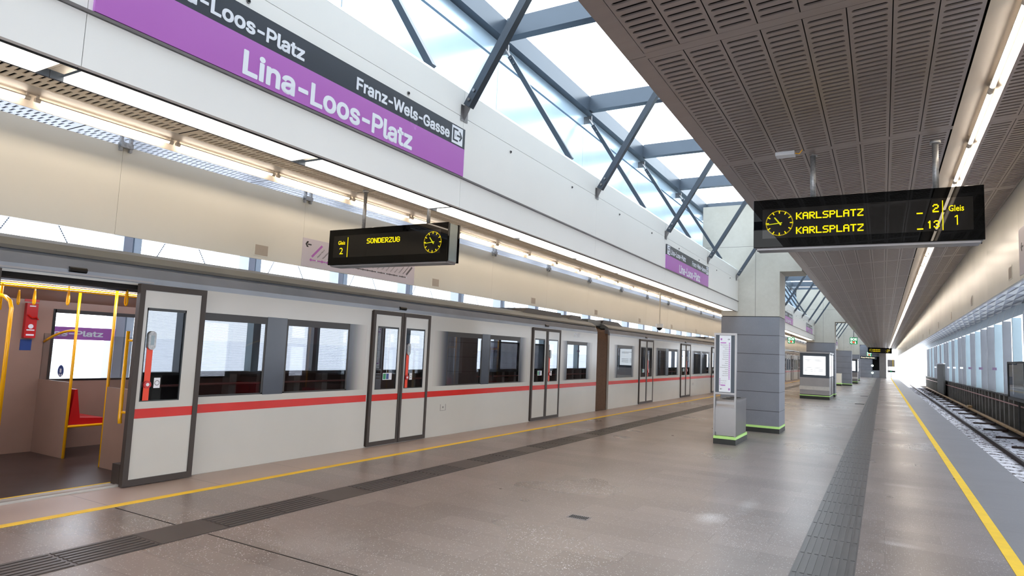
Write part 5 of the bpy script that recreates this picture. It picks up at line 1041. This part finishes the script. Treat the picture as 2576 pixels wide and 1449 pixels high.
    # partitions, poles, seats by the doors
    for c in DOORS:
        for sg in (-1, 1):
            yp = c+sg*.98
            for xa, xb, xp in ((XF+.1, -8.87, -8.86), (-8.02, XS-.1, -8.03)):
                o = put('partition', B(xa, xb, yp-.012, yp+.012, .012, .95), M['cinner'], t); put('glass_screen', B(xa, xb, yp-.004, yp+.004, .95, 1.55), M['clear'], o)
                put('grab_pole', MB().tube([(xp, yp, .012), (xp, yp, 2.12)], .017, 10), M['yellow'], t, smooth=True)
                # seats with their backs to the partition
                for x_ in ([(-9.6, -9.24), (-9.22, -8.88)] if xp < -8.5 else [(-8.0, -7.6), (-7.56, -7.08)]):
                    s = MB(); f = sg
                    s.prism([(yp+f*.03, .42), (yp+f*.07, .86), (yp+f*.10, .86), (yp+f*.16, .50), (yp+f*.48, .48), (yp+f*.5, .43), (yp+f*.47, .41)], x_[0], x_[1], 'x')
                    put('seat', s, M['redseat'], t)
                put('seat_rail', MB().tube([(xp, yp, .40), (xp, yp+sg*.52, .40)], .016, 8), M['yellow'], t)
            arc = [(-8.86-.76*k/8, yp, 1.60+.0*k-.16*(k/8)**2) for k in range(9)]
            put('curved_handrail', MB().tube(arc, .016, 8), M['yellow'], t, smooth=True)
            yh = c+sg*.68
            put('door_grab_bar', MB().tube([(XS-.24, yh, .62), (XS-.25, yh, .68), (XS-.25, yh, 1.62)], .02, 10).tube([(XS-.25, yh, .74), (XS-.1, yh+sg*.06, .74)], .014, 8).tube([(XS-.25, yh, 1.52), (XS-.1, yh+sg*.06, 1.52)], .014, 8), M['yellow'], t, smooth=True)
    for xx, yy in ((-9.5, 4.0), (-9.1, 4.0), (-8.35, 4.02), (-7.2, 4.05), (-8.4, 5.4), (-8.4, 6.6), (-8.4, 10.6), (-8.4, 11.8)):
        lp = [(xx+.035*math.sin(v)*(.6+.4*math.cos(v)), yy, 1.985-.085*math.cos(v)) for v in [2*math.pi*k/14 for k in range(15)]]
        put('hanging_strap', MB().tube(lp, .011, 6, False).tube([(xx, yy, 2.06), (xx, yy, 2.13)], .012, 6), M['yellow'], t)
    # far wall equipment
    o = put('extinguisher_box', B(XF+.1, XF+.16, 4.14, 4.27, 1.48, 1.93), M['redbox'], t)
    put('round_dial', MB().tube([(XF+.16, 4.205, 1.63), (XF+.165, 4.205, 1.63)], .03, 14), M['signwhite'], o); put('red_hose', MB().tube([(XF+.17, 4.16, 1.78), (XF+.19, 4.2, 1.74), (XF+.19, 4.25, 1.75), (XF+.17, 4.28, 1.72)], .01, 6), M['cred'], o)
    put('box_label', MB().box(XF+.16, XF+.163, 4.16, 4.25, 1.575, 1.59).box(XF+.16, XF+.163, 4.16, 4.25, 1.51, 1.53).box(XF+.16, XF+.163, 4.17, 4.24, 1.885, 1.9), M['signwhite'], o)
    put('red_notice', B(XF+.1, XF+.104, 4.13, 4.30, 1.95, 1.99), M['redink'], t); put('blue_notice', B(XF+.1, XF+.104, 4.13, 4.26, 1.32, 1.46), M['bluesign'], t)
    put('stroller_sticker', MB().disc((-9.1, 4.385, 1.08), X, Z, .075, 20), M['bluesign'], t)
    put('stroller_pictogram', MB().box(-9.12, -9.08, 4.382, 4.384, 1.06, 1.11).disc((-9.12, 4.3825, 1.03), X, Z, .018, 10).disc((-9.07, 4.3825, 1.03), X, Z, .018, 10), M['signwhite'], t)
    # doors
    for c in DOORS:
        if opened and c == DOORS[0]:
            leaf(t, 4.02, 4.72, XS+.105, True, (4.08, 4.53)); leaf(t, 2.0, 2.68, XS+.105, False)
            h = MB(); h.box(XS-.3, XS-.02, c-.75, c+.75, 2.07, 2.14); put('door_mechanism', h, M['gap'], t)
            put('door_track', MB().box(XS+.0, XS+.03, c-1.5, c+.75, 2.145, 2.165).box(XS-.28, XS-.25, c-.75, c+.75, 2.05, 2.07), M['alu'], t)
            put('red_door_light', MB().box(XS-.30, XS-.285, c+.0, c+.2, 2.055, 2.075).box(XS-.30, XS-.285, c+.32, c+.52, 2.055, 2.075), M['ledred'], t)
            put('door_jamb', MB().box(XS-.12, XS+.0, c+.69, c+.76, 0, 2.1).box(XS-.12, XS+.0, c-.76, c-.69, 0, 2.1).box(XS-.16, XS-.02, c+.60, c+.69, .01, .22), M['cseal'], t)
        else:
            leaf(t, c-.70, c-.035, XS+.02, False, (c-.62, c-.11)); leaf(t, c+.035, c+.70, XS+.02, True, (c+.09, c+.60))
    # corner pole with the curved rail by the first door
    put('curved_pole', MB().tube([(-8.45, 3.5, .012), (-8.45, 3.5, 1.82), (-8.5, 3.5, 1.9), (-8.62, 3.5, 1.95), (-8.74, 3.5, 1.97)], .022, 10).tube([(-8.74, 3.5, 1.8), (-8.74, 3.5, 2.12)], .022, 10), M['yellow'], t, smooth=True)
    # bellows
    s = MB()
    pr = lambda k: [(XS-.06-k, -.1), (XS-.06-k, 2.0), (XS-.14-k, 2.22), (XS-.4, 2.38-k), (XF+.4, 2.38-k), (XF+.14+k, 2.22), (XF+.06+k, 2.0), (XF+.06+k, -.1)]
    nb = 9; A = [pr(0 if k % 2 else .07) for k in range(nb*2+1)]; L = PITCH-CL
    for k in range(nb*2):
        ya, yb = CL+L*k/(nb*2), CL+L*(k+1)/(nb*2)
        for j in range(7):
            s.q((A[k][j][0], ya, A[k][j][1]), (A[k+1][j][0], yb, A[k+1][j][1]), (A[k+1][j+1][0], yb, A[k+1][j+1][1]), (A[k][j+1][0], ya, A[k][j+1][1]))
    put('bellows', s, M['bellows'], t)
    put('bellows_hood', MB().box(XF+.5, XS-.3, CL, CL+L, 2.40, 2.56), M['croof'], t)
    put('bellows_floor', B(-8.95, -7.75, CL, CL+L, -.04, .0), M['cfloor'], t)
    return t
t1 = car(0, True, 'nearest white metro car with its first door slid open')
t2 = car(0, False, 'second metro car, just beyond the first brown bellows')
t2.location.y += PITCH; 
lab = ('third metro car, seen partly behind the first column', 'fourth metro car, only glimpsed between first column and kiosk', 'last visible metro car far along the platform')
for k in range(3): dup(t2, (0, PITCH*(k+1), 0), lab[k])
# name boards on the far outer wall, seen through the train windows
for k in range(4):
    y_ = 4.9+4.9*k
    if k == 0:
        a = thing('wall_name_board', 'dark purple name board on the far outer wall, seen through the open train door', 'name board', (-12.4, y_, 1.45))
        put('board', B(-12.45, -12.43, y_, y_+1.95, 1.44, 1.66), M['purple'], a)
        s = gtext(MB(), 'Lina-Loos-Platz', (-12.428, y_+.14, 1.50), Y, Z, .1, 1.6); put('lettering', s, M['signwhite'], a)
    else: dup(a, (0, 4.9*k, 0), ('', 'dark purple name board on the far outer wall, seen through the second train window', 'dark purple name board on the far outer wall, behind the second train door', 'dark purple name board on the far outer wall, beyond the bellows')[k])
